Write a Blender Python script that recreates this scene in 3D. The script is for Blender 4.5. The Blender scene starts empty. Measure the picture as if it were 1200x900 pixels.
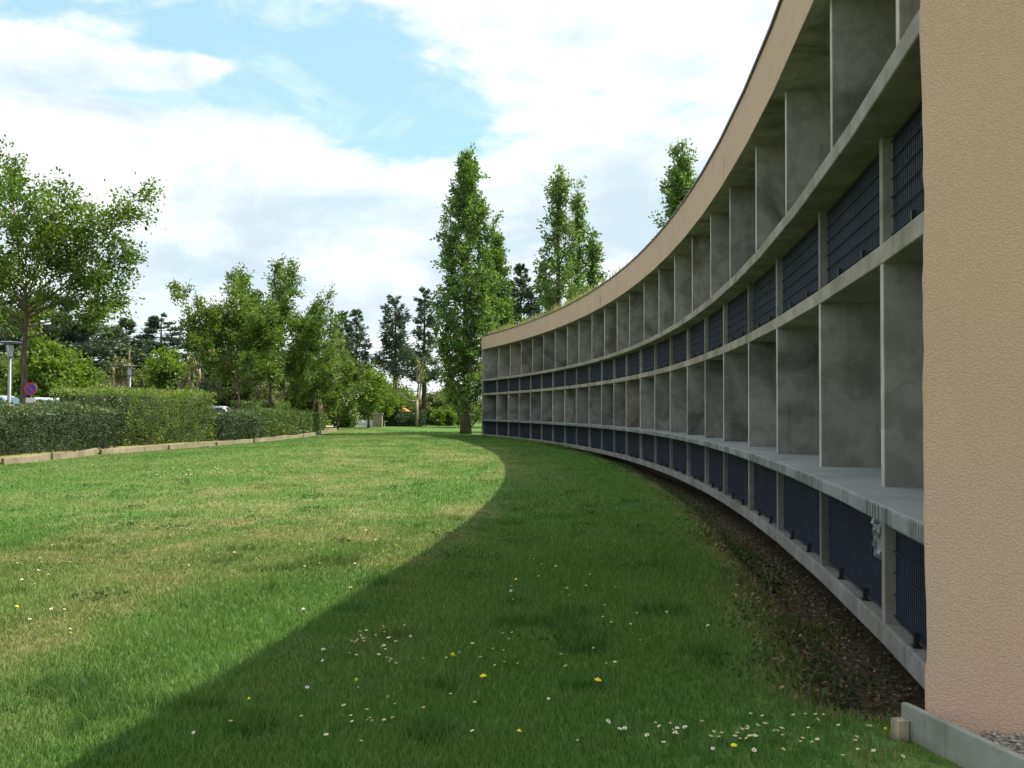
import bpy, math, random
import numpy as np
from mathutils import Vector, Matrix
PI = math.pi
scene = bpy.context.scene
COL = scene.collection

# ------------------------------------------------------------------ geometry of the place
CX, CY, RAD = -128.962, 26.211, 132.8616          # centre and radius of the concave facade
TH = [0.29423, 0.26989, 0.2498, 0.2306, 0.21098, 0.19213, 0.17277, 0.15253, 0.13345, 0.11265, 0.093, 0.07385, 0.05539,
      0.03502, 0.01489, -0.00511, -0.02563, -0.04526, -0.06345, -0.08442, -0.10369, -0.12515, -0.14499, -0.1637]
EYE = 1.52
F_PX, PITCH, ROLL = 1212.19, 0.026567, 0.003433
Z_BB, Z_BT, Z_LB, Z_LT, Z_2B, Z_2T, Z_1B, Z_1T, Z_FB, Z_FT = -.044, .107, .922, 1.021, 2.53, 2.662, 3.387, 3.51, 5.403, 6.2

def pol(th, d, z=0.0):
    r = RAD - d
    return Vector((CX + r*math.cos(th), CY + r*math.sin(th), z))
def wall_d(x, y):
    return RAD - np.hypot(np.asarray(x) - CX, np.asarray(y) - CY)
def sstep(a, b, x):
    t = np.clip((np.asarray(x, float) - a)/(b - a), 0, 1)
    return t*t*(3 - 2*t)
def _hash(ix, iy, seed):
    n = (ix*374761393 + iy*668265263 + seed*974711) & 0xffffffff
    n = ((n ^ (n >> 13))*1274126177) & 0xffffffff
    return ((n ^ (n >> 16)) & 0xffff)/65535.0
def vnoise(x, y, seed=0):
    x = np.asarray(x, float); y = np.asarray(y, float)
    ix = np.floor(x).astype(np.int64); iy = np.floor(y).astype(np.int64)
    fx = x - ix; fy = y - iy; fx = fx*fx*(3 - 2*fx); fy = fy*fy*(3 - 2*fy)
    a = _hash(ix, iy, seed); b = _hash(ix + 1, iy, seed); c = _hash(ix, iy + 1, seed); d = _hash(ix + 1, iy + 1, seed)
    return (a*(1 - fx) + b*fx)*(1 - fy) + (c*(1 - fx) + d*fx)*fy
def fbm(x, y, seed=0, o=3):
    s = 0; a = .5; t = 0
    for i in range(o):
        s = s + a*vnoise(np.asarray(x)*2**i, np.asarray(y)*2**i, seed + i*17); t += a; a *= .5
    return s/t
KY = [0, 20, 28.5, 31, 35.3, 40, 44, 48, 58, 70, 79, 95]
KX = [-15.6, -14.6, -14.1, -13.85, -14.1, -13.3, -12.6, -12.0, -11.7, -12.5, -13.5, -15.5]
def kerb_x(y): return np.interp(y, KY, KX)
def ground_z(x, y):
    x = np.asarray(x, float); y = np.asarray(y, float)
    d = wall_d(x, y)
    near = .1*(1 - sstep(6, 24, y))*sstep(-12, -3, x)
    tr = sstep(.95, .15, d)*(1 - sstep(30, 52, y))*sstep(4.75, 5.7, y)
    z = near*(1 - tr) - .42*tr
    kx = kerb_x(y)
    z = z + (sstep(.05, -.4, x - kx)*(.16*(1 - sstep(44, 60, y)) + .03) + sstep(-2.6, -5, x - kx)*.24*(1 - sstep(46, 62, y)))*(y < 90)
    z = z + .12*np.exp(-((x + 6)/5)**2 - ((y - 46)/16)**2)
    z = z + .05*(vnoise(x*.35, y*.35, 5) - .5)*sstep(.2, 1.5, d)
    return z
def gz(x, y): return float(ground_z(x, y))
def at(px, dist, z=None):
    """a spot on the ground seen in the photograph's column px at the given distance along the view"""
    x = (px - 600)/F_PX*dist
    return Vector((x, dist, gz(x, dist) if z is None else z))

# ------------------------------------------------------------------ scene helpers
def tag(o, label=None, cat=None, group=None, kind=None):
    if label: o['label'] = label
    if cat: o['category'] = cat
    if group: o['group'] = group
    if kind: o['kind'] = kind
    return o
def empty(name, loc, label, cat, group=None, rz=0):
    o = bpy.data.objects.new(name, None); COL.objects.link(o); o.location = loc; o.rotation_euler = (0, 0, rz)
    o.empty_display_size = .3
    return tag(o, label, cat, group)
def copy_tree(o, parent=None):
    c = o.copy(); COL.objects.link(c); c.parent = parent
    for ch in list(o.children): copy_tree(ch, c)
    return c
class MB:
    def __init__(s): s.v = []; s.f = []; s.m = []; s.mi = 0
    def add(s, vs, fs):
        n = len(s.v); s.v += [tuple(v) for v in vs]; s.f += [tuple(i + n for i in f) for f in fs]; s.m += [s.mi]*len(fs)
    def hexa(s, p):   # 8 corners: 4 bottom (ccw), 4 top
        s.add(p, [(3, 2, 1, 0), (4, 5, 6, 7), (0, 1, 5, 4), (1, 2, 6, 5), (2, 3, 7, 6), (3, 0, 4, 7)])
    def box(s, c, sx, sy, sz, rz=0):
        co, si = math.cos(rz), math.sin(rz); p = []
        for dz in (-.5, .5):
            for dx, dy in ((-.5, -.5), (.5, -.5), (.5, .5), (-.5, .5)):
                x, y = dx*sx, dy*sy
                p.append((c[0] + x*co - y*si, c[1] + x*si + y*co, c[2] + dz*sz))
        s.hexa(p)
    def strip(s, ths, d0, d1, z0, z1, gap=0.0):
        """chords between the given angles; d0 the lawn side"""
        if gap:
            for a, b in zip(ths[:-1], ths[1:]):
                g = gap/RAD*(1 if b > a else -1)
                s.seg(a + g, b - g, d0, d1, z0, z1)
            return
        n = len(s.v)
        for t in ths:
            for d, z in ((d0, z0), (d1, z0), (d1, z1), (d0, z1)): s.v.append(tuple(pol(t, d, z)))
        for i in range(len(ths) - 1):
            for k in range(4):
                a = n + i*4 + k; b = n + i*4 + (k + 1) % 4
                s.f.append((a, b, b + 4, a + 4)); s.m.append(s.mi)
        e = n + (len(ths) - 1)*4
        s.f.append((n + 3, n + 2, n + 1, n)); s.f.append((e, e + 1, e + 2, e + 3)); s.m += [s.mi]*2
    def seg(s, a, b, d0, d1, z0, z1): s.strip([a, b], d0, d1, z0, z1)
    def tube(s, pts, rad, n=6, cap=True):
        pts = [Vector(p) for p in pts]; base = len(s.v); up = None
        for i, p in enumerate(pts):
            t = (pts[min(i + 1, len(pts) - 1)] - pts[max(i - 1, 0)])
            t = t.normalized() if t.length > 1e-9 else Vector((0, 0, 1))
            if up is None: up = t.orthogonal().normalized()
            up = (up - t*up.dot(t)); up = up.normalized() if up.length > 1e-6 else t.orthogonal().normalized()
            bi = t.cross(up)
            for k in range(n):
                a = 2*PI*k/n; s.v.append(tuple(p + (up*math.cos(a) + bi*math.sin(a))*rad[i]))
        for i in range(len(pts) - 1):
            for k in range(n):
                a = base + i*n + k; b = base + i*n + (k + 1) % n
                s.f.append((a, b, b + n, a + n)); s.m.append(s.mi)
        if cap:
            s.f.append(tuple(range(base + n - 1, base - 1, -1))); s.f.append(tuple(base + (len(pts) - 1)*n + k for k in range(n))); s.m += [s.mi]*2
    def lathe(s, prof, c=(0, 0, 0), n=16):
        s.tube([(c[0], c[1], c[2] + z) for r, z in prof], [r for r, z in prof], n)
    def build(s, name, mat, parent=None, loc=(0, 0, 0), smooth=False, bevel=0):
        me = bpy.data.meshes.new(name)
        off = Vector(loc)
        me.from_pydata([(v[0] - off.x, v[1] - off.y, v[2] - off.z) for v in s.v], [], s.f)
        mats = mat if isinstance(mat, (list, tuple)) else [mat]
        for m in mats: me.materials.append(m)
        if len(mats) > 1: me.polygons.foreach_set('material_index', s.m)
        if smooth: me.polygons.foreach_set('use_smooth', [True]*len(me.polygons))
        me.update()
        o = bpy.data.objects.new(name, me); COL.objects.link(o)
        if parent: o.parent = parent
        else: o.location = loc
        if bevel:
            b = o.modifiers.new('edge', 'BEVEL'); b.width = bevel; b.segments = 2; b.limit_method = 'ANGLE'
        return o
def tri_mesh(name, V, T, mat, parent=None, attrs=None, loc=(0, 0, 0)):
    me = bpy.data.meshes.new(name)
    V = np.asarray(V, np.float32); T = np.asarray(T, np.int32)
    me.vertices.add(len(V)); me.vertices.foreach_set('co', V.ravel())
    me.loops.add(T.size); me.loops.foreach_set('vertex_index', T.ravel())
    me.polygons.add(len(T)); me.polygons.foreach_set('loop_start', np.arange(0, T.size, 3, dtype=np.int32))
    me.update(calc_edges=True)
    for k, a in (attrs or {}).items():
        at_ = me.attributes.new(k, 'FLOAT', 'POINT'); at_.data.foreach_set('value', np.asarray(a, np.float32))
    mats = mat if isinstance(mat, (list, tuple)) else [mat]
    for m in mats: me.materials.append(m)
    o = bpy.data.objects.new(name, me); COL.objects.link(o)
    if parent: o.parent = parent
    else: o.location = loc
    return o

# ------------------------------------------------------------------ materials
class N:
    def __init__(s, name):
        s.mat = bpy.data.materials.new(name); s.mat.use_nodes = True
        s.t = s.mat.node_tree; s.n = s.t.nodes; s.l = s.t.links
        s.b = s.n['Principled BSDF']; s.out = s.n['Material Output']
    def new(s, t, **kw):
        n = s.n.new(t)
        for k, v in kw.items(): setattr(n, k, v)
        return n
    def val(s, sock, v):
        if hasattr(v, 'is_linked') or isinstance(v, bpy.types.NodeSocket): s.l.new(v, sock)
        else: sock.default_value = v
    def coord(s, scale=(1, 1, 1), kind='Object'):
        tc = s.new('ShaderNodeTexCoord'); mp = s.new('ShaderNodeMapping'); mp.inputs['Scale'].default_value = scale
        s.l.new(tc.outputs[kind], mp.inputs['Vector']); return mp.outputs['Vector']
    def pos(s, scale=(1, 1, 1)):
        g = s.new('ShaderNodeNewGeometry'); mp = s.new('ShaderNodeMapping'); mp.inputs['Scale'].default_value = scale
        s.l.new(g.outputs['Position'], mp.inputs['Vector']); return mp.outputs['Vector']
    def noise(s, vec, scale, detail=4, rough=.55, dist=0):
        n = s.new('ShaderNodeTexNoise'); s.l.new(vec, n.inputs['Vector'])
        n.inputs['Scale'].default_value = scale; n.inputs['Detail'].default_value = detail
        n.inputs['Roughness'].default_value = rough; n.inputs['Distortion'].default_value = dist
        return n.outputs['Fac']
    def ramp(s, fac, stops, interp='LINEAR'):
        r = s.new('ShaderNodeValToRGB'); r.color_ramp.interpolation = interp
        e = r.color_ramp.elements
        while len(e) < len(stops): e.new(.5)
        for el, (p, c) in zip(e, stops):
            el.position = p; el.color = (c[0], c[1], c[2], 1) if not isinstance(c, (int, float)) else (c, c, c, 1)
        s.l.new(fac, r.inputs['Fac']); return r.outputs['Color']
    def mix(s, fac, a, b, mode='MIX'):
        m = s.new('ShaderNodeMix', data_type='RGBA', blend_type=mode)
        s.val(m.inputs[0], fac)
        for sock, v in ((m.inputs[6], a), (m.inputs[7], b)):
            if isinstance(v, bpy.types.NodeSocket): s.l.new(v, sock)
            else: sock.default_value = (v[0], v[1], v[2], 1)
        return m.outputs[2]
    def math(s, op, a, b=None, c=None):
        m = s.new('ShaderNodeMath', operation=op)
        for i, v in enumerate((a, b, c)):
            if v is None: continue
            s.val(m.inputs[i], v)
        return m.outputs[0]
    def maprange(s, v, a, b, lo=0, hi=1, smooth=True):
        m = s.new('ShaderNodeMapRange', interpolation_type='SMOOTHSTEP' if smooth else 'LINEAR')
        s.val(m.inputs[0], v)
        for i, q in zip((1, 2, 3, 4), (a, b, lo, hi)): m.inputs[i].default_value = q
        return m.outputs[0]
    def bump(s, h, strength, dist=.02):
        b = s.new('ShaderNodeBump'); b.inputs['Strength'].default_value = strength; b.inputs['Distance'].default_value = dist
        s.l.new(h, b.inputs['Height']); s.l.new(b.outputs['Normal'], s.b.inputs['Normal'])
    def color(s, c, rough=.8, metal=0, spec=None):
        if isinstance(c, bpy.types.NodeSocket): s.l.new(c, s.b.inputs['Base Color'])
        else: s.b.inputs['Base Color'].default_value = (c[0], c[1], c[2], 1)
        s.b.inputs['Roughness'].default_value = rough; s.b.inputs['Metallic'].default_value = metal
        if spec is not None: s.b.inputs['Specular IOR Level'].default_value = spec
        return s
def plain(name, c, rough=.6, metal=0, var=.15, scale=3):
    m = N(name); v = m.pos(); n = m.noise(v, scale, 5, .6)
    col = m.mix(m.maprange(n, .3, .7), tuple(x*(1 - var) for x in c), tuple(min(1, x*(1 + var)) for x in c))
    m.color(col, rough, metal); return m.mat

def concrete(name, base, stain=.5, streak=.3, warm=(1.0, .97, .86)):
    m = N(name); v = m.pos()
    big = m.noise(v, .9, 6, .62, .6); oi = m.new('ShaderNodeObjectInfo'); mid = m.noise(v, 4.5, 6, .6, .3); fine = m.noise(v, 60, 3, .6)
    dark = tuple(b*(1 - stain*1.2)*w for b, w in zip(base, warm)); lite = tuple(b*1.25 for b in base)
    c = m.ramp(big, [(.36, dark), (.5, base), (.66, lite)])
    c = m.mix(m.maprange(mid, .44, .62, 0, .5), c, tuple(b*.62*w for b, w in zip(base, (1, .97, .88))))
    st = m.noise(m.pos((9, 9, .55)), 1.6, 4, .6)                     # rain streaks: long in height
    c = m.mix(m.maprange(st, .56, .72, 0, streak), c, tuple(b*.3 for b in base))
    c = m.mix(m.maprange(fine, .3, .7, 0, .18), c, tuple(b*.7 for b in base))
    c = m.mix(1, c, m.ramp(oi.outputs['Random'], [(0, (.74, .74, .75)), (.5, (.95, .97, .93)), (1, (1.08, 1.02, .92))]), 'MULTIPLY')
    bh = m.noise(v, 35, 4, .65)
    m.bump(bh, .25, .01); m.color(c, .88, spec=.25); return m.mat

M = {}
M['fin'] = concrete('fin_concrete', (.28, .274, .264), .5, .3)
M['slab'] = concrete('slab_concrete', (.29, .278, .268), .3, .35)
M['beam'] = concrete('beam_concrete', (.30, .292, .275), .3, .42)
M['nose'] = concrete('skylit_fin_nose', (.47, .455, .44), .2, .12)  # fin front faces: brightness from the open sky put into a paler colour
M['dark_concrete'] = concrete('foundation_concrete', (.1, .097, .088), .4, .3)
# the ledge carries short black drip marks along its nose
m = N('ledge_concrete'); v = m.pos()
big = m.noise(v, 1.3, 5, .6, .5)
c = m.ramp(big, [(.3, (.20, .215, .215)), (.7, (.31, .33, .335))])
drip = m.noise(m.pos((48, 48, 1.6)), 1.0, 3, .7)
sx = m.new('ShaderNodeSeparateXYZ'); g = m.new('ShaderNodeNewGeometry'); m.l.new(g.outputs['Normal'], sx.inputs[0])
side = m.maprange(m.math('ABSOLUTE', sx.outputs['Z']), .3, .8, 1, 0)
patch = m.maprange(m.noise(v, 1.1, 4, .6), .36, .58)
dm = m.math('MULTIPLY', m.math('MULTIPLY', m.maprange(drip, .40, .56), side), m.math('MULTIPLY_ADD', patch, .75, .2))
c = m.mix(dm, c, (.04, .042, .036))
c = m.mix(m.maprange(m.noise(v, 50, 3), .4, .7, 0, .25), c, (.15, .16, .15))
m.bump(m.noise(v, 40, 4, .6), .2, .01); m.color(c, .85, spec=.25); M['ledge'] = m.mat
# peach roughcast
def roughcast(name, base, bumpy, scale):
    m = N(name); v = m.pos()
    vo = m.new('ShaderNodeTexVoronoi', feature='SMOOTH_F1'); vo.inputs['Scale'].default_value = scale*1.05; vo.inputs['Smoothness'].default_value = .6; vo.inputs['Randomness'].default_value = 1
    m.l.new(m.pos((1, 1, 1.15)), vo.inputs['Vector']); a = m.math('SUBTRACT', .85, vo.outputs['Distance']); b = m.noise(v, scale*1.6, 4, .7); big = m.noise(v, .7, 5, .6)
    h = m.math('MULTIPLY_ADD', a, .7, m.math('MULTIPLY', b, .3))
    c = m.ramp(big, [(.3, tuple(x*.92 for x in base)), (.7, tuple(min(1, x*1.05) for x in base))])
    c = m.mix(m.maprange(h, .38, .62, .34, 0), c, tuple(x*.62 for x in base))
    sp = m.noise(v, 9, 2, .5); c = m.mix(m.maprange(sp, .77, .80, 0, .5), c, tuple(x*.4 for x in base))
    st = m.noise(m.pos((5, 5, .35)), 1.4, 4, .6)
    c = m.mix(m.maprange(st, .6, .75, 0, .2), c, tuple(x*.6 for x in base))
    if name.startswith('fascia'):
        cr = m.noise(m.pos((3.2, 3.2, .55)), 1.0, 2, .5); c = m.mix(m.maprange(cr, .692, .70, 0, .55), c, tuple(x*.45 for x in base))
    m.bump(h, bumpy, .014); m.color(c, .92, spec=.15); return m.mat
M['pink'] = roughcast('peach_roughcast', (.60, .405, .298), .38, 90)
M['fascia'] = roughcast('fascia_render', (.60, .435, .335), .4, 50)
M['navy'] = plain('navy_painted_steel', (.010, .017, .038), .8, 0, .25, 2)
M['wire'] = plain('slate_wire', (.012, .019, .038), .85, .2)
M['foot'] = plain('black_steel', (.012, .013, .016), .5)
M['zinc'] = plain('dark_zinc', (.06, .058, .058), .5, .4)
M['roofsoil'] = plain('roof_soil', (.12, .1, .06), .95)
M['white'] = plain('white_paint', (.75, .76, .76), .5, 0, .06)
M['wood'] = plain('weathered_wood', (.30, .24, .17), .85, 0, .3, 14)
M['board'] = concrete('edging_board', (.33, .335, .30), .25, .25)
M['kerb'] = concrete('kerb_board', (.27, .235, .18), .28, .1)

def leaf_mat(name, stops, trans=.35, rough=.5):
    m = N(name)
    a = m.new('ShaderNodeAttribute', attribute_name='tint')
    c = m.ramp(a.outputs['Fac'], stops)
    m.color(c, rough, spec=.3)
    tr = m.new('ShaderNodeBsdfTranslucent'); c2 = m.mix(1, c, (1.2, 1.35, .55), 'MULTIPLY'); m.l.new(c2, tr.inputs['Color'])
    mx = m.new('ShaderNodeMixShader'); mx.inputs[0].default_value = trans
    m.l.new(m.b.outputs[0], mx.inputs[1]); m.l.new(tr.outputs[0], mx.inputs[2]); m.l.new(mx.outputs[0], m.out.inputs['Surface'])
    return m.mat
L = {}
L['street'] = leaf_mat('street_tree_leaf', [(0, (0.0588, 0.107, 0.0173)), (.5, (0.112, 0.187, 0.0289)), (.9, (0.196, 0.261, 0.0432)), (1, (0.196, 0.112, 0.0721))])
L['poplar'] = leaf_mat('poplar_leaf', [(0, (0.0728, 0.128, 0.0385)), (.6, (0.146, 0.238, 0.0644)), (1, (0.27, 0.377, 0.128))], .45)
L['bright'] = leaf_mat('spring_leaf', [(0, (0.0805, 0.148, 0.0223)), (.6, (0.152, 0.23, 0.0372)), (1, (0.252, 0.295, 0.074))], .45)
L['olive'] = leaf_mat('olive_leaf', [(0, (0.075, 0.112, 0.03)), (.6, (0.15, 0.195, 0.0525)), (1, (0.3, 0.3, 0.12))])
L['blossom'] = leaf_mat('blossom_leaf', [(0, (0.077, 0.132, 0.022)), (.7, (0.154, 0.209, 0.044)), (.8, (0.66, 0.638, 0.528)), (1, (0.77, 0.748, 0.66))])
L['conifer'] = leaf_mat('conifer_needle', [(0, (0.0679, 0.096, 0.0725)), (.6, (0.121, 0.165, 0.122)), (1, (0.226, 0.29, 0.227))], .1)
L['blueconifer'] = leaf_mat('grey_conifer_needle', [(0, (0.0728, 0.102, 0.0749)), (.6, (0.133, 0.181, 0.128)), (1, (0.244, 0.292, 0.199))], .12)
L['laurel'] = leaf_mat('dark_hedge_leaf', [(0, (0.0249, 0.0433, 0.0225)), (.5, (0.0606, 0.102, 0.045)), (.85, (0.133, 0.197, 0.0844)), (1, (0.232, 0.236, 0.112))], .1, .35)
L['beech'] = leaf_mat('green_hedge_leaf', [(0, (0.0762, 0.12, 0.0318)), (.5, (0.162, 0.239, 0.0529)), (.85, (0.267, 0.342, 0.0953)), (1, (0.381, 0.29, 0.148))], .25, .4)
L['hedgetop'] = leaf_mat('mixed_hedge_leaf', [(0, (0.0585, 0.0975, 0.0292)), (.5, (0.117, 0.176, 0.0488)), (.85, (0.195, 0.254, 0.078)), (1, (0.37, 0.273, 0.117))], .2, .4)
L['litter'] = leaf_mat('litter_leaf', [(0, (.08, .05, .03)), (.5, (.2, .135, .075)), (1, (.40, .30, .20))], .05, .8)
L['weed'] = leaf_mat('weed_leaf', [(0, (.025, .055, .012)), (.6, (.05, .10, .02)), (1, (.11, .15, .04))], .3)
def bark(name, a, b):
    m = N(name); v = m.pos((6, 6, 1)); n = m.noise(v, 2.5, 5, .65, .3)
    m.color(m.ramp(n, [(.3, a), (.7, b)]), .95, spec=.1); m.bump(n, .6, .03); return m.mat
M['bark'] = bark('grey_brown_bark', (.07, .052, .04), (.19, .15, .115))
M['palebark'] = bark('plane_bark', (.22, .17, .12), (.46, .38, .28))
M['darkbark'] = bark('pine_bark', (.05, .038, .032), (.14, .105, .085))
M['twig'] = plain('hedge_twig', (.02, .03, .01), .95)

# lawn: the soil sheet and the blades share one palette; dry straw patches are in the grass itself
def grass_cols(m, dry, var):
    g1 = m.ramp(var, [(0, (.039, .104, .021)), (.5, (.092, .188, .038)), (1, (.178, .275, .076))])
    d1 = m.ramp(var, [(0, (.18, .15, .06)), (.6, (.31, .26, .125)), (1, (.42, .36, .20))])
    return m.mix(dry, g1, d1)
m = N('grass_blade')
a = m.new('ShaderNodeAttribute', attribute_name='dry'); t = m.new('ShaderNodeAttribute', attribute_name='tint')
c = grass_cols(m, a.outputs['Fac'], t.outputs['Fac']); m.color(c, .55, spec=.25)
tr = m.new('ShaderNodeBsdfTranslucent'); m.l.new(m.mix(1, c, (1.1, 1.3, .6), 'MULTIPLY'), tr.inputs['Color'])
mx = m.new('ShaderNodeMixShader'); mx.inputs[0].default_value = .35
m.l.new(m.b.outputs[0], mx.inputs[1]); m.l.new(tr.outputs[0], mx.inputs[2]); m.l.new(mx.outputs[0], m.out.inputs['Surface'])
M['blade'] = m.mat

def dryness(x, y):
    """how straw-coloured the lawn is at a point: long streaks that follow the mowing lines along the facade"""
    d = wall_d(x, y); th = np.arctan2(np.asarray(y) - CY, np.asarray(x) - CX)*RAD
    s1 = fbm(d*.62 + 3.3 + .4*fbm(d*.4, th*.2, 41), th*.13, 11, 4); s2 = fbm(np.asarray(x)*1.7, np.asarray(y)*1.1, 23, 3)
    k = sstep(.36, .72, s1*.66 + s2*.40)
    zone = sstep(2.2, 4.4, d)*(.35 + .65*(1 - sstep(8.5, 12.5, d)))
    s3 = fbm(np.asarray(x)*5.5, np.asarray(y)*3.2, 87, 2)
    return np.clip((k*zone*.48 + .14*sstep(.45, .8, s2)*sstep(1.5, 4, d))*(.55 + .9*s3), 0, 1)

# ------------------------------------------------------------------ camera, sun, sky
cam = bpy.data.cameras.new('camera'); co = bpy.data.objects.new('camera', cam); COL.objects.link(co)
cam.sensor_width = 36; cam.lens = F_PX/1200*36; cam.clip_start = .05; cam.clip_end = 6000
cp, sp_ = math.cos(PITCH), math.sin(PITCH); cr, sr = math.cos(ROLL), math.sin(ROLL)
right0, up0, fwd = Vector((1, 0, 0)), Vector((0, -sp_, cp)), Vector((0, cp, sp_))
rt = right0*cr + up0*sr; up = up0*cr - right0*sr
mw = Matrix((rt, up, -fwd)).transposed().to_4x4(); mw.translation = (0, 0, EYE)
co.matrix_world = mw; scene.camera = co

SUN_EL, SUN_AZ = math.radians(56.5), math.radians(75.5)     # azimuth from +Y towards +X: behind the building
sd = Vector((math.sin(SUN_AZ)*math.cos(SUN_EL), math.cos(SUN_AZ)*math.cos(SUN_EL), math.sin(SUN_EL)))
sl = bpy.data.lights.new('sun', 'SUN'); so = bpy.data.objects.new('sun', sl); COL.objects.link(so)
sl.energy = 4.9; sl.angle = math.radians(.55); sl.color = (1, .935, .80)
so.rotation_euler = (-sd).to_track_quat('-Z', 'Y').to_euler(); so.location = sd*60

w = bpy.data.worlds.new('World'); scene.world = w; w.use_nodes = True
class W(N):
    def __init__(s): s.t = w.node_tree; s.n = s.t.nodes; s.l = s.t.links
m = W(); bg = m.n['Background']
sky = m.new('ShaderNodeTexSky'); sky.sky_type = 'NISHITA'; sky.sun_disc = False
sky.sun_elevation = SUN_EL; sky.sun_rotation = SUN_AZ; sky.air_density = 1.2; sky.dust_density = .6; sky.ozone_density = 1.2
tc = m.new('ShaderNodeTexCoord'); sep = m.new('ShaderNodeSeparateXYZ'); m.l.new(tc.outputs['Generated'], sep.inputs[0])
yy = m.math('MAXIMUM', sep.outputs['Y'], .08)
U = m.math('DIVIDE', sep.outputs['X'], yy); Vv = m.math('DIVIDE', sep.outputs['Z'], yy)
mp = m.new('ShaderNodeMapping'); mp.inputs['Scale'].default_value = (1, 1, 2.2); m.l.new(tc.outputs['Generated'], mp.inputs['Vector'])
n1 = m.noise(mp.outputs[0], 5.5, 9, .58, .35); n2 = m.noise(mp.outputs[0], 2.3, 6, .55, .2); n3 = m.noise(mp.outputs[0], 16, 7, .6, .3)
def blob(px, py, rx, ry, rot, wgt):
    u0 = (px - 600)/F_PX; v0 = (481.5 - py)/F_PX
    du = m.math('SUBTRACT', U, u0); dv = m.math('SUBTRACT', Vv, v0)
    c_, s_ = math.cos(math.radians(rot)), math.sin(math.radians(rot))
    a = m.math('ADD', m.math('MULTIPLY', du, c_*F_PX/rx), m.math('MULTIPLY', dv, -s_*F_PX/rx))
    b = m.math('ADD', m.math('MULTIPLY', du, s_*F_PX/ry), m.math('MULTIPLY', dv, c_*F_PX/ry))
    r2 = m.math('ADD', m.math('MULTIPLY', a, a), m.math('MULTIPLY', b, b))
    return m.math('MULTIPLY', m.math('EXPONENT', m.math('MULTIPLY', r2, -1.0)), wgt)
acc = None
for b in ((250, 28, 190, 46, 6, .95), (440, 105, 150, 62, 20, 1.15), (330, 70, 130, 50, 15, .6), (175, 112, 110, 17, 0, .62), (25, 2, 90, 22, 0, .7),
          (245, 72, 85, 15, -4, -.75), (520, 150, 60, 30, 10, .5), (690, 105, 26, 12, 0, .4), (610, 85, 60, 13, 12, .35), (620, 155, 25, 10, 0, .3),
          (240, 292, 60, 14, -10, .3), (60, 225, 130, 14, 0, .12), (475, 345, 60, 16, 0, .25), (245, 395, 130, 25, 0, .2)):
    q = blob(*b); acc = q if acc is None else m.math('ADD', acc, q)
front = m.maprange(sep.outputs['Y'], .1, .3)
acc = m.math('MULTIPLY', acc, front)
other = m.math('MULTIPLY', m.maprange(n2, .52, .66, 0, .8), m.maprange(sep.outputs['Y'], .3, .1))
bl = m.math('ADD', m.math('ADD', acc, other), m.math('MULTIPLY_ADD', n1, 1.9, -.95))
bl = m.math('ADD', bl, m.math('MULTIPLY_ADD', n3, 1.15, -.575))
blue = m.maprange(bl, .16, .72)
shade = m.math('ADD', blob(700, 235, 130, 75, 0, .75), blob(330, 340, 300, 80, 0, .4))
n4 = m.noise(mp.outputs[0], 7.5, 8, .55, .3)
shade = m.math('ADD', m.math('MULTIPLY', shade, front), m.math('MULTIPLY_ADD', n4, 2.6, -1.2))
cl = m.ramp(m.maprange(shade, -.1, .75), [(0, (8.6, 8.9, 9.0)), (.42, (7.0, 7.75, 8.1)), (1, (5.2, 6.4, 7.1))])
skyb = m.mix(1, sky.outputs[0], (1.6, 1.8, 1.5), 'MULTIPLY')
thin = m.mix(.65, skyb, (3.9, 6.3, 7.7))
wisp = m.noise(mp.outputs[0], 9, 8, .62, .9)
thin = m.mix(m.maprange(wisp, .46, .74, 0, .5), thin, (7.6, 8.6, 9.0))
colr = m.mix(blue, cl, thin)
m.l.new(colr, bg.inputs['Color']); bg.inputs['Strength'].default_value = .085

scene.view_settings.view_transform = 'Standard'; scene.view_settings.look = 'None'
scene.view_settings.exposure = .65; scene.view_settings.gamma = 1
scene.cycles.use_denoising = True
scene.cycles.max_bounces = 6; scene.cycles.diffuse_bounces = 3; scene.cycles.transmission_bounces = 4; scene.cycles.transparent_max_bounces = 4

# ------------------------------------------------------------------ ground
xs = np.concatenate([[-3000, -1200, -500, -250, -140, -90, -60, -45, -35], np.arange(-30, -16, 1.0), np.arange(-16, 8, .16), np.arange(8, 20, 1.0), [25, 35, 60, 100, 200, 500, 1200, 3000]])
ys = np.concatenate([[-3000, -1000, -300, -100, -40, -20, -10, -6], np.arange(-4, 30, .2), np.arange(30, 60, .4), np.arange(60, 130, 1.5), [140, 170, 220, 350, 700, 1500, 4000]])
XX, YY = np.meshgrid(xs, ys); ZZ = ground_z(XX, YY)
nx, ny = len(xs), len(ys)
idx = np.arange(nx*ny).reshape(ny, nx)
a, b, c_, d_ = idx[:-1, :-1].ravel(), idx[:-1, 1:].ravel(), idx[1:, 1:].ravel(), idx[1:, :-1].ravel()
T = np.concatenate([np.stack([a, b, c_], 1), np.stack([a, c_, d_], 1)])
m = N('lawn_soil'); v = m.pos()
at1 = m.new('ShaderNodeAttribute', attribute_name='dry')
var = m.maprange(m.noise(m.pos((1, .7, 1)), 9, 6, .7), .25, .75)
gc = grass_cols(m, at1.outputs['Fac'], var)
gc = m.mix(m.maprange(m.noise(v, 45, 4, .7), .35, .7, 0, .5), gc, (.035, .05, .014))
sx = m.new('ShaderNodeSeparateXYZ'); m.l.new(v, sx.inputs[0])
dxx = m.math('SUBTRACT', sx.outputs[0], CX); dyy = m.math('SUBTRACT', sx.outputs[1], CY)
dist = m.math('SUBTRACT', RAD, m.math('SQRT', m.math('ADD', m.math('MULTIPLY', dxx, dxx), m.math('MULTIPLY', dyy, dyy))))
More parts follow.
